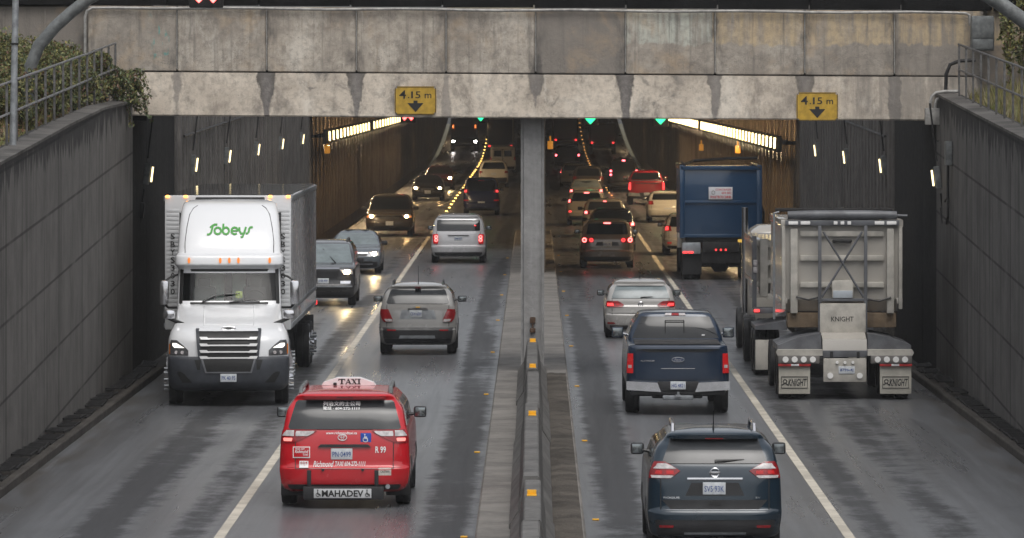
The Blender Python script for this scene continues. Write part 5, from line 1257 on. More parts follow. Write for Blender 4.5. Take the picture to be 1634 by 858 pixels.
# ------------------------------------------------------------------ white articulated lorry (faces the camera, local y runs away from it)
def semi():
    WP = M['white_paint']; BP = simple('bumper_grey', (.048, .053, .064), .5, var=.3)
    t = thing('semi_truck', 'white semi truck with green lettering on its roof fairing, towing a tall white box trailer', 'truck', (-6.09, 106.0, 0), .05)
    hood = Hull([(.96, 1.20, .06, 2.6, .55), (1.08, 1.215, .07, 2.6, .58), (1.28, 1.21, .10, 2.6, .62), (1.45, 1.17, .22, 2.6, .62), (1.58, 1.11, .50, 2.6, .6), (1.70, 1.07, .95, 2.6, .5), (1.84, 1.05, 1.6, 2.6, .4), (1.95, 1.03, 2.15, 2.6, .2)], 2.9, 6)
    hood.mb(na=12).build('hood', WP, t, 40)
    bump = Hull([(.30, 1.05, .32, 2.0, .45), (.36, 1.14, .14, 2.0, .5), (.50, 1.20, .03, 2.0, .55), (.80, 1.215, 0, 2.0, .55), (.96, 1.21, .02, 2.0, .55), (1.0, 1.19, .05, 2.0, .55)], 2.9, 5)
    bo = bump.mb(na=12).build('bumper', BP, t, 40)
    for s in (-1, 1):
        k = MB(); r_ = [(.48, .72, .92), (.66, .88, 1.02), (.70, .95, 1.02)]; bump.patch(k, 'rear', r_ if s > 0 else mir(r_), .006, .02, 5); k.build('fog_recess', M['ink_black'], bo)
        k = MB(); r_ = [(.74, .56, .62), (.94, .55, .68)]; bump.patch(k, 'rear', r_ if s > 0 else mir(r_), .006, .02, 4); k.build('air_slot', M['ink_black'], bo)
    k = MB(); bump.patch(k, 'rear', [(.70, -.44, .44), (.95, -.52, .52)], .010, .02, 8); k.build('lower_grille', M['ink_black'], bo)
    k = MB(); bump.patch(k, 'rear', [(.675, -.46, .46), (.70, -.47, .47)], .02, .03, 8)
    for s in (-1, 1):
        r_ = [(.68, .43, .465), (.96, .51, .545)]; bump.patch(k, 'rear', r_ if s > 0 else mir(r_), .02, .03, 3)
    k.build('grille_trim', simple('trim_grey', (.16, .165, .18), .45), bo)
    for s in (-1, 1):
        k = MB(); k.tube([(s*.50, hood.yr(.5, z_)+.0, z_) for z_ in (1.60, 1.68, 1.76, 1.84, 1.92)], .012, 6); k.build('hood_crease', WP, t)
    k = MB(); k.box(-.16, .16, -.03, .01, .50, .66, .008); p = k.build('licence_plate', M['plate'], bo)
    k = MB(); lettering(k, 'PK 40 95', -.135, .135, .54, .62, lambda a, c: -.03, .01); k.build('lettering', M['ink_blue'], p, 0, fix=False)
    # grille
    def gr(z): return .60-.06*(1.5-z)
    k = MB(); hood.patch(k, 'rear', [(.98, -.56, .56), (1.50, -.60, .60)], .02, .05, 12); go = k.build('grille', M['ink_black'], t)
    for s in (-1, 1):
        k = MB(); r_ = [(.97, .55, .60), (1.52, .59, .655), (1.55, .58, .65)]; hood.patch(k, 'rear', r_ if s > 0 else mir(r_), .06, .08, 3); k.build('grille_frame', BP, go)
    k = MB(); hood.patch(k, 'rear', [(1.50, -.62, .62), (1.56, -.58, .58)], .055, .08, 10); k.build('grille_brow', WP, go)
    for z in (1.355, 1.225, 1.095, .975):
        k = MB(); zc = z; hood.patch(k, 'rear', [(z-.012, -.40, .40), (z+.014, -.42, .42)], .06, .06, 10)
        for s in (-1, 1):
            r_ = [(z-.016, .38, .555), (z+.036, .43, .58)]; hood.patch(k, 'rear', r_ if s > 0 else mir(r_), .064, .06, 4)
        k.build('grille_bar', M['white'], go)
    k = MB(); yy = hood.yr(0, 1.54)-.075; ring(k, 0, yy, 1.555, .145, .030, .006); k.build('emblem', M['chrome'], t)
    k = MB(); k.prism([(.14*math.cos(i*PI/12), 1.555+.026*math.sin(i*PI/12)) for i in range(24)], 'y', yy, yy+.03); em = k.build('emblem_plate', M['ink_black'], t)
    k = MB(); lettering(k, 'FREIGHTLINER', -.115, .115, 1.544, 1.567, lambda a, c: yy-.002, .01); k.build('lettering', M['chrome'], em, 0, fix=False)
    for s in (-1, 1):
        r_ = [(1.02, .80, 1.17), (1.12, .80, 1.185), (1.20, .88, 1.18), (1.32, 1.03, 1.15)]; k = MB(); hood.patch(k, 'rear', r_ if s > 0 else mir(r_), .012, .03, 8); hl = k.build('headlamp', simple('headlamp_smoked', (.10, .10, .105), .15, var=.5, scale=14, coat=.6), t)
        r_ = [(1.17, .88, 1.08), (1.21, .95, 1.12), (1.26, 1.04, 1.12)]; k = MB(); hood.patch(k, 'rear', r_ if s > 0 else mir(r_), .022, .02, 6); k.build('light_strip', M['head_dim'], hl)
        for xx in (.92, 1.04):
            k = MB(); yl = hood.yr(xx, 1.08)-.014; k.cyl((s*xx, yl-.01, 1.08), (s*xx, yl+.03, 1.08), .035, n=12); k.build('bulb', M['lens_white'], hl)
        k = MB(); r_ = [(1.04, 1.165, 1.19), (1.24, 1.165, 1.19)]; hood.patch(k, 'rear', r_ if s > 0 else mir(r_), .016, .03, 3); k.build('indicator', M['lens_amber'], hl)
    # cab
    def hole(x, y, z): return 2.0 < z < 2.60 and abs(x) < .96 and y < 3.2
    cab = Hull([(1.30, 1.04, 2.3, 5.3, .3), (1.88, 1.06, 2.12, 5.3, .34), (1.96, 1.06, 2.16, 5.3, .36), (2.64, 1.04, 2.52, 5.3, .36), (2.70, 1.07, 2.46, 5.3, .38), (2.76, 1.11, 2.36, 5.3, .42), (2.92, 1.10, 2.40, 5.3, .44), (2.98, 1.06, 2.52, 5.3, .40), (3.05, 1.055, 2.60, 5.3, .40), (3.5, 1.03, 3.0, 5.3, .42), (3.85, .99, 3.45, 5.3, .45), (3.98, .94, 3.75, 5.3, .5), (4.03, .80, 4.1, 5.3, .5)], 4.2, 6)
    co = cab.mb(na=14, skip=hole).build('cab', WP, t, 40)
    # windscreen frame and glass
    def wrow(k, z0, z1, a, b_, off): cab.patch(k, 'rear', [(z0, a, b_), (z1, a, b_)], off, .03, 8)
    k = MB()
    wrow(k, 1.955, 2.0, -1.0, 1.0, .008); wrow(k, 2.61, 2.66, -.99, .99, .008)
    for s in (-1, 1):
        r_ = [(1.97, .95, 1.02), (2.65, .93, 1.0)]; cab.patch(k, 'rear', r_ if s > 0 else mir(r_), .010, .03, 4)
    k.build('windscreen_frame', M['ink_black'], t)
    gb = NB('windscreen_glass'); gb.set(Base_Color=(.55, .68, .66), Roughness=.03); gb.b.inputs['Transmission Weight'].default_value = 1.0; gb.b.inputs['IOR'].default_value = 1.0
    # thin clear pane: mostly see-through with a mirror sheen
    tr = gb.n('ShaderNodeBsdfTransparent'); tr.inputs[0].default_value = (.80, .90, .87, 1); gl = gb.n('ShaderNodeBsdfGlossy'); gl.inputs['Roughness'].default_value = .04
    fr = gb.n('ShaderNodeFresnel'); fr.inputs[0].default_value = 1.5; ms = gb.n('ShaderNodeMixShader'); f2 = gb.math('MULTIPLY', fr.outputs[0], .5)
    gb.link(f2, ms.inputs[0]); gb.link(tr.outputs[0], ms.inputs[1]); gb.link(gl.outputs[0], ms.inputs[2])
    out = [n for n in gb.t.nodes if n.type == 'OUTPUT_MATERIAL'][0]; gb.link(ms.outputs[0], out.inputs[0])
    k = MB(); k.sheet([[(x_, cab.yr(x_, z_)+.004, z_) for x_ in np.linspace(-.98, .98, 13)] for z_ in np.linspace(1.97, 2.64, 6)]); k.build('windscreen', gb.m, t)
    k = MB(); k.box(-.96, .96, 3.9, 3.95, 1.7, 2.75); k.box(-.96, .96, 2.5, 3.9, 1.62, 1.70); k.box(-.98, -.95, 2.9, 3.9, 1.7, 2.7); k.box(.95, .98, 2.9, 3.9, 1.7, 2.7); k.box(-.92, .92, 2.3, 2.75, 1.80, 1.985, .05); k.build('cab_lining', M['interior'], t)
    for s, mm in ((-1, M['grey_cloth']), (1, M['interior'])):
        k = MB(); k.box(s*.52-.24, s*.52+.24, 3.35, 3.5, 1.7, 2.28, .09); k.box(s*.52-.13, s*.52+.13, 3.36, 3.46, 2.26, 2.45, .05); k.build('seat', mm, t)
    k = MB(); k.box(-.72, -.12, 3.80, 3.88, 1.95, 2.62, .02); k.box(.05, .33, 3.80, 3.88, 1.95, 2.62, .02); k.build('curtain', simple('pale_curtain', (.62, .76, .71), .8, var=.2), t)
    k = MB(); k.tube([(.52+.21*math.cos(a), 2.90+.10*math.sin(a), 2.03+.18*math.sin(a)) for a in [2*PI*i/20 for i in range(21)]], .022, 6); k.build('steering_wheel', M['ink_black'], t)
    k = MB(); k.box(.12, .27, 2.68, 2.74, 2.06, 2.20, .04); k.box(.165, .195, 2.66, 2.69, 2.05, 2.21, .006); k.box(.19, .25, 2.66, 2.69, 2.11, 2.15, .006); k.build('dash_ornament', simple('safety_yellow', (.72, .74, .22), .5), t)
    for pth in ([(-.55, 0, 2.0), (-.30, 0, 2.12), (.05, 0, 2.16), (.22, 0, 2.17)], [(.0, 0, 2.0), (.35, 0, 2.03), (.62, 0, 2.01)]):
        k = MB(); k.tube([(x_, cab.yr(x_, z_)-.03, z_) for x_, y_, z_ in pth], [.016, .014, .011, .008][:len(pth)], 6); k.build('wiper', M['ink_black'], t)
    for s in ('left', 'right'):
        k = MB(); cab.patch(k, s, [(2.05, 2.75, 3.75), (2.62, 2.95, 3.72)], .006, .02, 6); k.build('side_window', M['glass'], t)
    # visor lamps, fairing seams, lettering
    for xx in (-.82, -.185, 0, .185, .82):
        k = MB(); yy = cab.yr(xx, 2.84)-.012; k.prism([(xx+.028*math.cos(a), 2.84+.06*math.sin(a)) for a in [2*PI*i/12 for i in range(12)]], 'y', yy-.02, yy+.05); k.build('marker_lamp', M['amber_dim'], t)
    for s in (-1, 1):
        k = MB(); pts = [(.90, 2.99), (.905, 3.2), (.87, 3.5), (.82, 3.75), (.74, 3.88), (.66, 3.93)]; k.tube([(s*a, cab.yr(a, b_)-.004, b_) for a, b_ in pts], .008, 5); k.build('fairing_seam', M['ink_black'], t)
        k = MB(); k.box(s*1.03-.03, s*1.03+.03, 5.05, 5.32, 1.5, 3.75, .01); k.build('side_extender', M['black_plastic'], t)
    k = MB(); k.box(-.72, .72, 4.6, 4.9, 3.98, 4.075, .03); k.build('roof_vent', M['ink_black'], t)
    GR = simple('lettering_green', (.05, .30, .035), .4, var=.1)
    k = MB(); yy = lambda a, c: cab.yr(a, c)-.012
    # script S, then the rest
    def stroke(pts, w_):
        P_ = []; n = len(pts)
        for i, (a, b_) in enumerate(pts):
            p0, p1 = pts[max(0, i-1)], pts[min(n-1, i+1)]; d = Vector((p1[0]-p0[0], p1[1]-p0[1])).normalized(); P_.append(((a-d.y*w_/2, b_+d.x*w_/2), (a+d.y*w_/2, b_-d.x*w_/2)))
        k.sheet([[(q[0], yy(*q)-.004, q[1]) for q in pr] for pr in P_])
    def arc(cx, cz, rx, rz, a0, a1, n=14): return [(cx+rx*math.cos(math.radians(a0+(a1-a0)*i/n)), cz+rz*math.sin(math.radians(a0+(a1-a0)*i/n))) for i in range(n+1)]
    cz = 3.43; wd = .040; hx = .066; X0 = -.27
    stroke([(-.46, cz-.075), (-.41, cz-.07), (-.375, cz-.035), (-.36, cz+.02), (-.345, cz+.09), (-.305, cz+.125), (-.25, cz+.125)], wd)
    stroke([(-.40, cz+.065), (-.33, cz+.125)], .025)
    stroke(arc(X0+.03, cz, hx, hx, 0, 360), wd)                                        # o
    stroke([(-.125, cz+.14), (-.135, cz-.0)], wd); stroke(arc(-.075, cz, hx, hx, 0, 360), wd)         # b
    stroke([(.04, cz)]+[(.175, cz)], .028); stroke(arc(.105, cz, hx, hx, 0, 312), wd)      # e
    stroke([(.20, cz+.07), (.205, cz+.0), (.235, cz-.055), (.275, cz-.05)], wd); stroke([(.335, cz+.075), (.30, cz-.04), (.265, cz-.12), (.225, cz-.13)], wd)   # y
    stroke([(.475, cz+.072), (.42, cz+.065), (.40, cz+.035), (.395, cz-.01), (.37, cz-.05), (.33, cz-.055)], wd)       # s
    k.build('lettering', GR, t, 0, fix=False)
    # mirrors
    for s in (-1, 1):
        k = MB(); k.box(s*1.24, s*1.42, 2.72, 2.92, 1.92, 2.42, .05); mo = k.build('wing_mirror', M['chrome'], t)
        k = MB(); k.tube([(s*1.0, 2.95, 2.55), (s*1.18, 2.9, 2.5), (s*1.30, 2.85, 2.42)], .022, 6); k.build('mirror_arm', M['ink_black'], mo); k = MB(); k.tube([(s*1.02, 2.95, 1.86), (s*1.25, 2.88, 1.86), (s*1.33, 2.85, 1.95)], .028, 6); k.build('mirror_arm', M['ink_black'], mo)
        k = MB(); k.box(s*1.08, s*1.32, .95, 1.15, 1.70, 1.90, .07); ho = k.build('hood_mirror', M['chrome'], t)
        k = MB(); k.tube([(s*1.20, 1.05, 1.72), (s*1.05, 1.0, 1.66), (s*.88, .85, 1.60), (s*.82, .70, 1.50), (s*.82, .55, 1.42)], [.035, .038, .04, .04, .035], 8); k.build('mirror_arm', M['ink_black'], ho)
    # chassis and wheels
    k = MB(); k.box(-.5, .5, 1.2, 9.0, .55, .95, .03); k.box(-1.0, 1.0, 2.7, 5.2, .5, 1.25, .05); k.build('chassis', M['dark_metal'], t)
    def hubs(x_, y_, s, r=.50):
        w_ = wheel(t, x_, y_, r, .28, s, False)
        k = MB(); k.lathe_x([(s*.10, .30), (s*.15, .28), (s*.15, .16), (s*.20, .14), (s*.24, .10), (s*.24, .0)], x_, y_, r, 20); k.build('hub', M['chrome'], w_)
        k = MB(); k.lathe_x([(s*.12, .26), (s*.145, .26), (s*.145, .18), (s*.12, .18)], x_, y_, r, 20)
        for i in range(10):
            a = i*PI/5; k.cyl((x_+s*.14, y_+.22*math.cos(a), r+.22*math.sin(a)), (x_+s*.24, y_+.22*math.cos(a), r+.22*math.sin(a)), .022, n=8)
        k.build('wheel_nuts', M['steel'], w_)
    for s in (-1, 1):
        hubs(s*1.06, 1.25, s)
        for ya in (6.6, 7.9): hubs(s*1.12, ya, s); wheel(t, s*.80, ya, .5, .28, s, False)
        k = MB(); k.box(s*.86, s*1.20, 6.0, 8.6, 1.06, 1.12, .02); k.build('mudguard', M['black_plastic'], t)
        k = MB(); k.cyl((s*1.0, 3.1, .72), (s*1.0, 4.7, .72), .30, n=18); k.build('fuel_tank', M['chrome'], t)
    # trailer box
    before = set(t.children)
    tw = 1.325; xo = .0; ya, yb = 5.55, 18.2; z0, z1 = 1.28, 4.10
    SIDE = simple('trailer_side', (.42, .42, .43), .25, .25, var=.25, scale=1.5)  # shade on the white side put into a greyer colour
    WT_ = paint('trailer_white', (.62, .63, .64), 0, g=.45)
    k = MB(); k.box(xo-tw, xo+tw, ya, yb, z0, z1, .04)
    bx = k.build('trailer_box', WT_, t)
    k = MB(); k.box(xo-tw+.03, xo+tw-.03, ya+.06, yb-.02, z1, z1+.006); k.build('roof_skin', simple('trailer_roof', (.018, .019, .021), .08, 0, var=.4, rvar=.02, scale=1.2), bx)  # near-black colour stands in for the girder's dark reflection
    for s in (-1, 1):
        k = MB()
        for j in range(26): k.box(xo+s*(tw-.30), xo+s*(tw-.04), ya-.006, ya+.01, 1.5+j*.09, 1.5+j*.09+.06, .003)
        k.build('corner_vent', WT_, bx)
        k = MB()
        for q in (z0+.09, z0+.42): k.box(xo+s*(tw-.01), xo+s*(tw+.02), ya+.05, yb-.05, q-.045, q+.045, .008)
        k.box(xo+s*(tw-.01), xo+s*(tw+.02), ya+.05, yb-.05, z1-.12, z1-.02, .008); k.build('side_rail', M['steel'], bx)
        k = MB(); k.box(xo+s*tw, xo+s*(tw+.004), ya+.32, yb-.03, z0+.47, z1-.13); k.build('side_panel', SIDE, bx)
        k = MB()
        for j in range(30): k.box(xo+s*(tw-.005), xo+s*(tw+.010), ya+.3+j*.41, ya+.32+j*.41, z0+.5, z1-.14)
        k.build('side_ribs', SIDE, bx)
        for q in (.0, .38):
            k = MB(); k.box(xo+s*(tw-.06-q)-.035, xo+s*(tw-.06-q)+.035, ya-.03, ya+.02, z1-.05, z1+.0, .012); k.build('marker_lamp', M['amber_on'], bx)
        k = MB(); txt = 'SBYS3030'
        for j, ch in enumerate(txt):
            z_ = 3.30-j*.165; lettering(k, ch, xo+s*(tw-.17)-.045, xo+s*(tw-.17)+.045, z_-.12, z_, lambda a, c: ya-.016, .012)
        k.build('lettering', M['ink_black'], bx, 0, fix=False)
        for ya_ in (15.2, 16.5): hubs(xo+s*(tw-.16), ya_, s); wheel(t, xo+s*(tw-.5), ya_, .5, .28, s, False)
        k = MB(); k.box(xo+s*(tw-.5), xo+s*(tw-.02), 17.3, 17.33, .25, 1.1, .01); k.build('mud_flap', M['black_plastic'], t)
        k = MB(); k.box(xo+s*.9-.06, xo+s*.9+.06, 9.9, 10.05, .35, 1.25, .01); k.build('landing_leg', M['dark_metal'], t)
    k = MB(); k.box(xo+tw-.02, xo+tw+.03, yb-.12, yb-.02, 1.30, 1.40, .01); k.build('side_marker', M['tail_on'], bx)
    k = MB(); k.box(xo-1.0, xo+1.0, 9, 18, 1.0, 1.26, .03); k.build('trailer_frame', M['dark_metal'], t)
    bpy.context.view_layer.update()
    piv = Matrix.Translation((0, 6.6, 0)) @ Matrix.Rotation(-.05, 4, 'Z') @ Matrix.Translation((0, -6.6, 0))
    for ch in t.children:
        if ch not in before: ch.matrix_basis = piv @ ch.matrix_basis      # the trailer runs straight behind the slightly turned tractor
    return t
semi()

# ------------------------------------------------------------------ beige gravel train (seen from behind)
def hopper(t, y0, w_, L, z_top, z_bot, BE, nm):
    """bottom-dump hopper with ribbed sides; rear end plate leans in towards the bottom"""
    h = w_/2
    k = MB()
    k.prism([(y0+.30, z_bot+.30), (y0+.10, z_bot+.55), (y0, z_top), (y0+.06, z_top), (y0+L, z_top), (y0+L-.1, z_bot+.55), (y0+L-.5, z_bot)], 'x', -h+.10, h-.10)
    o = k.build(nm, BE, t, 25)
    k = MB(); n = int(L/.28)
    for s in (-1, 1):
        for j in range(n): k.box(s*(h-.11), s*(h-.02), y0+.15+j*.28, y0+.15+j*.28+.16, z_bot+.55, z_top-.05, .02)
        k.box(s*(h-.16), s*h, y0, y0+L, z_top-.14, z_top+.02, .02); k.box(s*(h-.14), s*(h-.01), y0+.02, y0+L, z_bot+.46, z_bot+.58, .02)
    k.build('side_ribs', BE, o)
    return o
def gravel():
    BE = paint('gravel_beige', (.43, .405, .365), .1, grime=(.13, .11, .085), g=.6); BE2 = simple('beige_panel', (.50, .475, .425), .5, var=.35, scale=3); DG = simple('fender_grey', (.125, .130, .142), .45, var=.4)
    DG2 = simple('light_box_grey', (.16, .15, .14), .5, var=.3); M['lens_bright'] = simple('bright_lens', (.85, .84, .82), .2, var=.1)
    RUST = concrete('dusty_frame', (.14, .10, .065), (.24, .18, .12), st=.4, rough=.8, seed=21)
    t = thing('gravel_truck', 'beige gravel truck with a bottom dump trailer, lettered mud flaps and cross braced tailboard', 'truck', (6.32, 107.6, 0))
    # rear trailer
    hp = hopper(t, 1.9, 2.52, 5.2, 3.62, 1.45, BE, 'hopper')
    y0 = 1.9
    k = MB()
    for z in (3.35, 2.85, 2.30):
        k.box(-.86, .86, y0-.06+(3.6-z)*.045, y0+.1, z-.055, z+.055, .015)
    k.build('cross_rib', BE2, hp)
    for s in (-1, 1):
        k = MB(); k.box(s*.99-.075, s*.99+.075, y0-.10, y0+.05, 1.72, 3.46, .02); k.box(s*1.20-.04, s*1.20+.04, y0-.03, y0+.05, 1.80, 3.5, .02); k.build('corner_post', BE2, hp)
        k = MB(); k.box(s*.47-.035, s*.47+.035, y0-.26, y0-.19, 1.35, 3.52, .01); k.build('upright', DG, t)
        k = MB(); a, b_ = (-s*.40, 3.40), (s*.43, 2.05); k.tube([(a[0], y0-.22-.01*s, a[1]), (b_[0], y0-.22-.01*s, b_[1])], .026, 6); k.build('brace', DG, t)
    k = MB(); k.box(-.52, .52, y0-.25, y0-.17, 1.97, 2.03, .01); k.build('brace_foot', DG, t)
    k = MB(); k.box(-.20, .20, y0-.10, y0+.02, 3.17, 3.24, .03); k.build('slot', M['ink_black'], hp)
    k = MB(); k.box(-.22, .22, y0-.24, y0+.0, 2.03, 2.40, .03); bxo = k.build('valve_box', BE2, t)
    k = MB(); k.box(-.20, .20, y0-.262, y0-.238, 2.04, 2.19, .01); k.build('label_plate', simple('pale_plate', (.42, .46, .50), .4), bxo)
    k = MB(); k.box(-1.12, 1.12, y0+.05, y0+.6, 1.42, 1.72, .03); k.build('sub_frame', RUST, t)
    k = MB(); k.tube([(-.95, y0-.12, 2.06), (-.7, y0-.16, 2.00), (-.5, y0-.2, 2.05)], .02, 6); k.tube([(.5, y0-.2, 2.02), (.75, y0-.16, 1.97), (1.0, y0-.12, 2.05)], .02, 6); k.build('air_line', M['ink_black'], t)
    # tarp roll and light bar on top
    k = MB(); k.tube([(-1.12, y0-.05, 3.73), (-.6, y0-.05, 3.735), (.6, y0-.05, 3.735), (1.12, y0-.05, 3.73)], [.085, .10, .10, .085], 12); k.tube([(1.12, y0-.05, 3.73), (1.34, y0-.05, 3.72)], .025, 8); k.build('tarp_roll', DG, t)
    k = MB(); k.box(-1.36, 1.05, y0+.15, y0+.5, 3.80, 3.87, .02); k.build('tarp_cap', M['dark_metal'], t)
    k = MB(); k.box(-1.17, 1.17, y0-.12, y0-.02, 3.52, 3.63, .01); lb = k.build('light_bar', DG, t)
    for xx, ww in ((-1.01, .10), (-.76, .10), (.76, .10), (1.01, .10), (-.14, .04), (0, .04), (.14, .04)):
        k = MB(); k.box(xx-ww, xx+ww, y0-.145, y0-.115, 3.54, 3.61, .03); k.build('lamp', M['lens_bright'], lb)
    k = MB(); k.tube([(-1.40, y0-.1, 1.6), (-1.40, y0-.1, 3.78), (-1.3, y0-.1, 3.8)], .025, 6); k.build('tarp_arm', M['steel'], t)
    # tail: sloped nose, centre panel, fenders, light boxes, flaps
    k = MB(); k.box(-.47, .47, y0-.28, y0-.1, 1.33, 1.93, .02); pn = k.build('name_panel', BE2, t)
    k = MB(); lettering(k, 'KNIGHT', -.24, .22, 1.56, 1.66, lambda a, c: y0-.28, .008); k.build('lettering', M['ink_black'], pn, 0, fix=False)
    k = MB(); k.prism([(y0-.25, 1.34), (1.0, 1.22), (.95, 1.0), (.95, .88), (y0-.25, .88)], 'x', -.45, .45); k.build('engine_hump', BE, t, 25)
    k = MB(); k.box(-.46, .46, .925, .955, .86, 1.0, .01); k.build('hinge_plate', DG, t)
    for s in (-1, 1):
        k = MB(); k.box(s*.27-.03, s*.27+.03, .90, .97, .74, .98, .01); k.build('hinge', M['ink_black'], t)
    k = MB(); k.box(-.44, .44, .88, 1.02, .36, .84, .02); cp = k.build('centre_panel', BE2, t)
    k = MB(); k.box(-.13, .20, .865, .885, .53, .68, .006); pl = k.build('licence_plate', M['plate'], t)
    k = MB(); lettering(k, '8796-4J', -.10, .17, .565, .635, lambda a, c: .864, .01); k.build('lettering', M['ink_blue'], pl, 0, fix=False)
    for s in (-1, 1):
        k = MB(); k.cyl((s*.30, .85, .49), (s*.30, .9, .49), .06, n=16); k.build('round_lamp', M['lens_bright'], cp)
    for xx in (-.16, 0, .16):
        k = MB(); k.cyl((xx, .85, .76), (xx, .9, .76), .032, n=10); k.build('round_lamp', M['lens_bright'], cp)
    for s in (-1, 1):
        k = MB(); k.prism([(s*.48, 1.34), (s*.95, 1.26), (s*1.36, 1.10), (s*1.36, .98), (s*.46, .98)], 'y', 1.05, 3.4); k.build('fender', DG, t, 25)
        k = MB(); k.prism([(s*.46, 1.02), (s*1.37, 1.02), (s*1.40, .96), (s*1.37, .90), (s*.46, .90)], 'y', .80, 1.1); k.build('fender_lip', BE2, t)
        k = MB(); k.box(s*.52, s*1.36, .78, 1.0, .74, .905, .02); lbx = k.build('light_box', DG2, t)
        for j in range(4):
            k = MB(); k.cyl((s*(.66+j*.185), .745, .825), (s*(.66+j*.185), .80, .825), .062, n=16); k.build('round_lamp', M['lens_bright'], lbx)
        k = MB(); k.box(s*.70, s*1.36, .79, .815, .685, .735, .005); k.build('reflective_strip', M['ink_red'], lbx)
        k = MB(); k.box(s*.94, s*1.10, .784, .80, .69, .732, .004); k.build('reflective_patch', M['white'], lbx)
        k = MB(); k.box(s*.71, s*1.35, .85, .87, .12, .70, .008); fl = k.build('mud_flap', simple('flap_beige', (.50, .475, .41), .6, var=.25), t)
        c0 = s*1.03
        k = MB()
        for a, b_, c_, d_ in ((c0-.27, c0+.27, .485, .495), (c0-.27, c0+.27, .255, .265), (c0-.27, c0-.26, .255, .495), (c0+.26, c0+.27, .255, .495)): k.box(a, b_, .838, .852, c_-.02, d_-.02)
        k.build('frame_print', M['ink_black'], fl)
        k = MB(); lettering(k, 'KNIGHT', c0-.13, c0+.25, .28, .43, lambda a, c: .848, .02, .25); ring(k, c0-.19, .848, .375, .035, .04, .010); k.tube([(c0-.25, .848, .30), (c0-.19, .848, .345), (c0-.13, .848, .30)], .012, 5); k.build('lettering', M['ink_black'], fl, 0, fix=False)
        for ya in (1.6, 2.8, 5.9): 
            for xx in (1.20, .90): wheel(t, s*xx, ya, .50, .26, s, False)
        k = MB(); k.box(s*1.10-.0, s*1.14, 2.1, 2.15, .9, 1.0); k.build('bracket', M['dark_metal'], t)
    k = MB(); k.box(-.45, .45, 1.1, 7.2, .85, 1.2, .03); k.build('chassis', M['dark_metal'], t)
    # lead trailer and tractor ahead
    before = set(t.children)
    hp2 = hopper(t, 9.4, 2.52, 6.0, 2.95, 1.45, BE, 'hopper')
    k = MB()
    for s in (-1, 1): k.box(s*1.05-.09, s*1.05+.09, 9.30, 9.45, 1.7, 2.98, .02)
    for z in (2.85, 2.45, 2.05, 1.7): k.box(-1.0, 1.0, 9.32, 9.45, z-.06, z+.06, .015)
    k.build('cross_rib', BE2, hp2)
    k = MB(); k.box(-1.32, -1.22, 9.2, 9.3, 1.45, 3.05, .01); k.box(1.22, 1.32, 9.2, 9.3, 1.45, 3.05, .01); k.box(-1.30, 1.30, 8.7, 9.3, 1.35, 1.47, .02); k.build('frame', DG, t)
    for z in (2.30, 2.45):
        k = MB(); k.box(-1.30, -1.20, 9.15, 9.21, z-.07, z+.07, .03); k.build('lamp', M['lens_white'], t)
    k = MB(); k.box(-1.3, -1.18, 8.66, 8.72, 1.38, 1.44, .01); k.build('side_marker', M['tail_on'], t)
    for s in (-1, 1):
        k = MB(); k.prism([(s*.60, 1.22), (s*1.30, 1.10), (s*1.30, 1.02), (s*.60, 1.02)], 'y', 8.0, 10.4); k.build('fender', DG, t, 25)
        k = MB(); k.box(s*.75, s*1.30, 7.95, 7.97, .14, .80, .008); k.build('mud_flap', BE2, t)
        for ya in (8.7, 9.9, 14.3): 
            for xx in (1.18, .88): wheel(t, s*xx, ya, .50, .26, s, False)
    k = MB(); k.box(-.45, .45, 7.0, 15.5, .9, 1.25, .03); k.build('chassis', M['dark_metal'], t)
    cb = Hull([(.7, 1.05, 17.6, 21.5, .25), (1.2, 1.12, 17.5, 21.5, .3), (2.4, 1.10, 17.5, 20.2, .3), (2.9, 1.0, 17.6, 19.8, .35), (3.05, .8, 17.9, 19.5, .35)], 4)
    cb.mb().build('cab', BE, t)
    for s in (-1, 1):
        k = MB(); k.cyl((s*1.16, 17.3, 1.0), (s*1.16, 17.3, 3.5), .075, n=12); k.build('exhaust_stack', M['chrome'], t)
        for ya in (16.4, 20.6): wheel(t, s*1.1, ya, .5, .28, s, False)
    for ch in t.children:
        if ch not in before: ch.location = (-.16, 1.7, 0)
    return t
gravel()

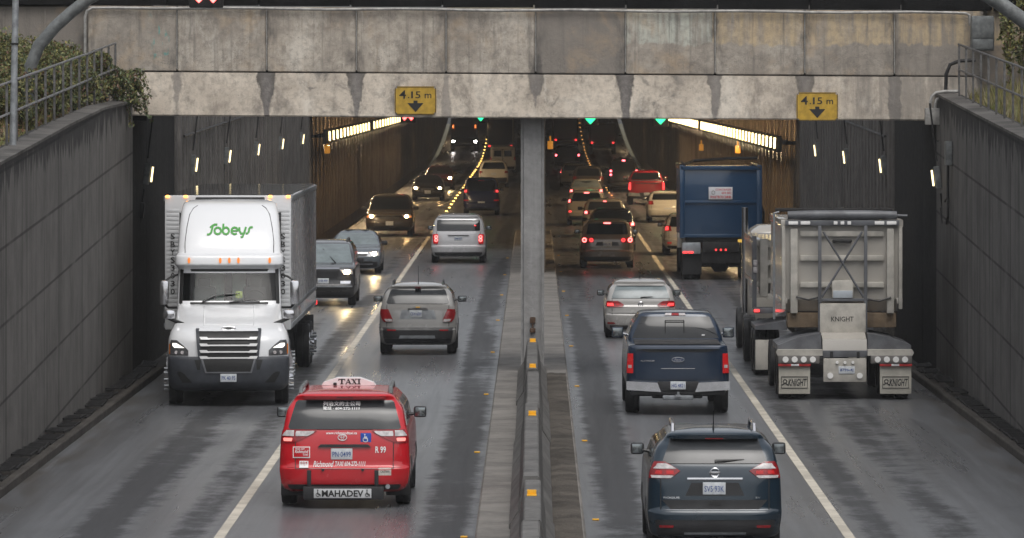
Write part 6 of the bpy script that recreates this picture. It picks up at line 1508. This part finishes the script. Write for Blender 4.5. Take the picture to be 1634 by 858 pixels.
# ------------------------------------------------------------------ blue bin lorry (seen from behind)
def bin_lorry():
    BB = paint('bin_blue', (.006, .036, .088), .05, g=.35)
    t = thing('bin_truck', 'blue open top bin truck with a small white sign on its tailgate', 'truck', (6.12, 175.0, 0))
    h = 1.27; z0, z1 = 1.42, 3.78
    k = MB(); k.box(-h+.06, h-.06, .06, 6.4, z0, z1-.1, .03); b_ = k.build('bin', BB, t)
    k = MB()
    for s in (-1, 1): k.box(s*h-.09, s*h+.09, 0, .16, z0-.04, z1, .03)
    k.box(-h, h, -.02, .14, z1-.16, z1-.02, .02); k.box(-h+.07, h-.07, .0, .12, z0-.02, z0+.10, .02); k.box(-h+.07, h-.07, .01, .12, 2.52, 2.62, .02); k.build('tailgate_frame', BB, b_)
    k = MB()
    for s in (-1, 1):
        for j in range(8): k.box(s*(h-.06), s*(h+.04), .5+j*.75, .62+j*.75, z0, z1-.12, .02)
        k.box(s*(h-.05), s*(h+.06), .0, 6.4, z1-.16, z1, .02)
    k.build('side_ribs', BB, b_)
    k = MB(); k.box(-.40, .38, -.035, .05, 2.66, 3.06, .008); sg = k.build('sign', simple('bin_sign', (.62, .62, .64), .5, var=.12), b_)
    k = MB(); lettering(k, 'CONTAINER', -.18, .34, 2.94, 3.01, lambda a, c: -.036, .012, .2); lettering(k, '604 882', .02, .34, 2.83, 2.91, lambda a, c: -.036, .012); lettering(k, 'WASTECO 24HR', -.36, .34, 2.69, 2.78, lambda a, c: -.036, .03)
    k.build('lettering', M['ink_red'], sg, 0, fix=False)
    k = MB(); ring(k, -.25, -.04, 2.88, .05, .06, .008); k.build('emblem', M['ink_black'], sg)
    k = MB(); k.tube([(-h, .2, z1), (-h+.4, 1.5, z1+.12), (.3, 1.5, z1+.20), (h, 1.2, z1+.22)], .05, 8); k.tube([(-h-.02, 0, z1+.12), (-h+.12, 0, z1-.05)], .03, 6); k.tube([(h-.25, 0, z1+.02), (h+.03, 0, z1-.10)], .03, 6); k.build('tarp_bar', M['dark_metal'], t)
    k = MB(); k.box(-.55, .55, .2, 7.5, .95, 1.40, .03); k.box(-1.15, 1.15, .1, 1.3, 1.25, 1.40, .02); k.build('chassis', M['dark_metal'], t)
    k = MB(); k.box(-.60, .62, .0, .10, .92, 1.26, .02); pn = k.build('tail_panel', M['dark_metal'], t)
    for xx in (-.16, 0, .16):
        k = MB(); k.cyl((xx, -.03, 1.0), (xx, .02, 1.0), .032, n=10); k.build('marker_lamp', M['tail_on'], pn)
    for s in (-1, 1):
        k = MB(); k.box(s*.66, s*1.27, .05, .85, .86, 1.24, .04); fb = k.build('fender_box', M['steel'] if s < 0 else M['dark_metal'], t)
        if s < 0:
            for xx in (-1.17, -.98):
                k = MB(); k.box(xx-.08, xx+.08, .02, .06, .88, .95, .02); k.build('tail_lamp', M['tail_on'], fb)
        else:
            k = MB(); k.box(1.05, 1.12, .02, .06, .88, .96, .02); k.build('tail_lamp', M['tail_on'], fb)
        k = MB(); k.box(s*.62, s*1.25, .30, .33, .18, .86, .01); k.build('mud_flap', M['rubber'], t)
        for ya in (.95, 2.25, 7.6):
            wheel(t, s*1.10, ya, .50, .28, s, False)
            if ya < 5: wheel(t, s*.79, ya, .50, .28, s, False)
    k = MB(); k.tube([(-1.0, .95, .5), (-.3, .95, .5), (-.18, .95, .5), (.18, .95, .5), (.3, .95, .5), (1.0, .95, .5)], [.10, .10, .26, .26, .10, .10], 14); k.build('rear_axle', M['dark_metal'], t)
    k = MB(); k.box(-.62, .64, .12, .2, .56, .93, .02); k.build('under_guard', M['dark_metal'], t)
    k = MB(); k.box(.56, .82, .0, .06, 1.24, 1.34, .015); k.build('work_lamp', simple('work_lamp', (.5, .33, .04), .4, emis=(1, .6, .1), es=.35), t)
    k = MB(); k.tube([(1.30, .4, 2.5), (1.42, .6, 2.2), (1.40, 1.2, 1.6)], .06, 8); k.build('hydraulic_arm', M['dark_metal'], t)
    k = MB(); k.box(-1.42, -1.24, .6, .9, 1.05, 1.55, .03); k.build('tool_box', BEIGE, t)
    cb = Hull([(.7, 1.05, 6.9, 9.4, .2), (1.3, 1.15, 6.9, 9.4, .25), (2.3, 1.12, 6.9, 9.2, .25), (2.85, 1.0, 7.0, 8.9, .3), (2.95, .8, 7.2, 8.6, .3)], 4)
    cb.mb().build('cab', CREAM, t)
    return t
bin_lorry()

# ------------------------------------------------------------------ rain haze round the whole place
k = MB(); k.box(-710, 710, -510, 1310, -4.2, 13.5)
hz = k.build('haze', bpy.data.materials.new('rain_haze'), None, 0); hm = hz.data.materials[0]; hm.use_nodes = True
for n in list(hm.node_tree.nodes):
    if n.type == 'BSDF_PRINCIPLED': hm.node_tree.nodes.remove(n)
pv = hm.node_tree.nodes.new('ShaderNodeVolumePrincipled'); pv.inputs['Color'].default_value = (.92, .93, .95, 1); pv.inputs['Density'].default_value = .00020
hm.node_tree.links.new(pv.outputs[0], [n for n in hm.node_tree.nodes if n.type == 'OUTPUT_MATERIAL'][0].inputs['Volume'])
hz['kind'] = 'stuff'
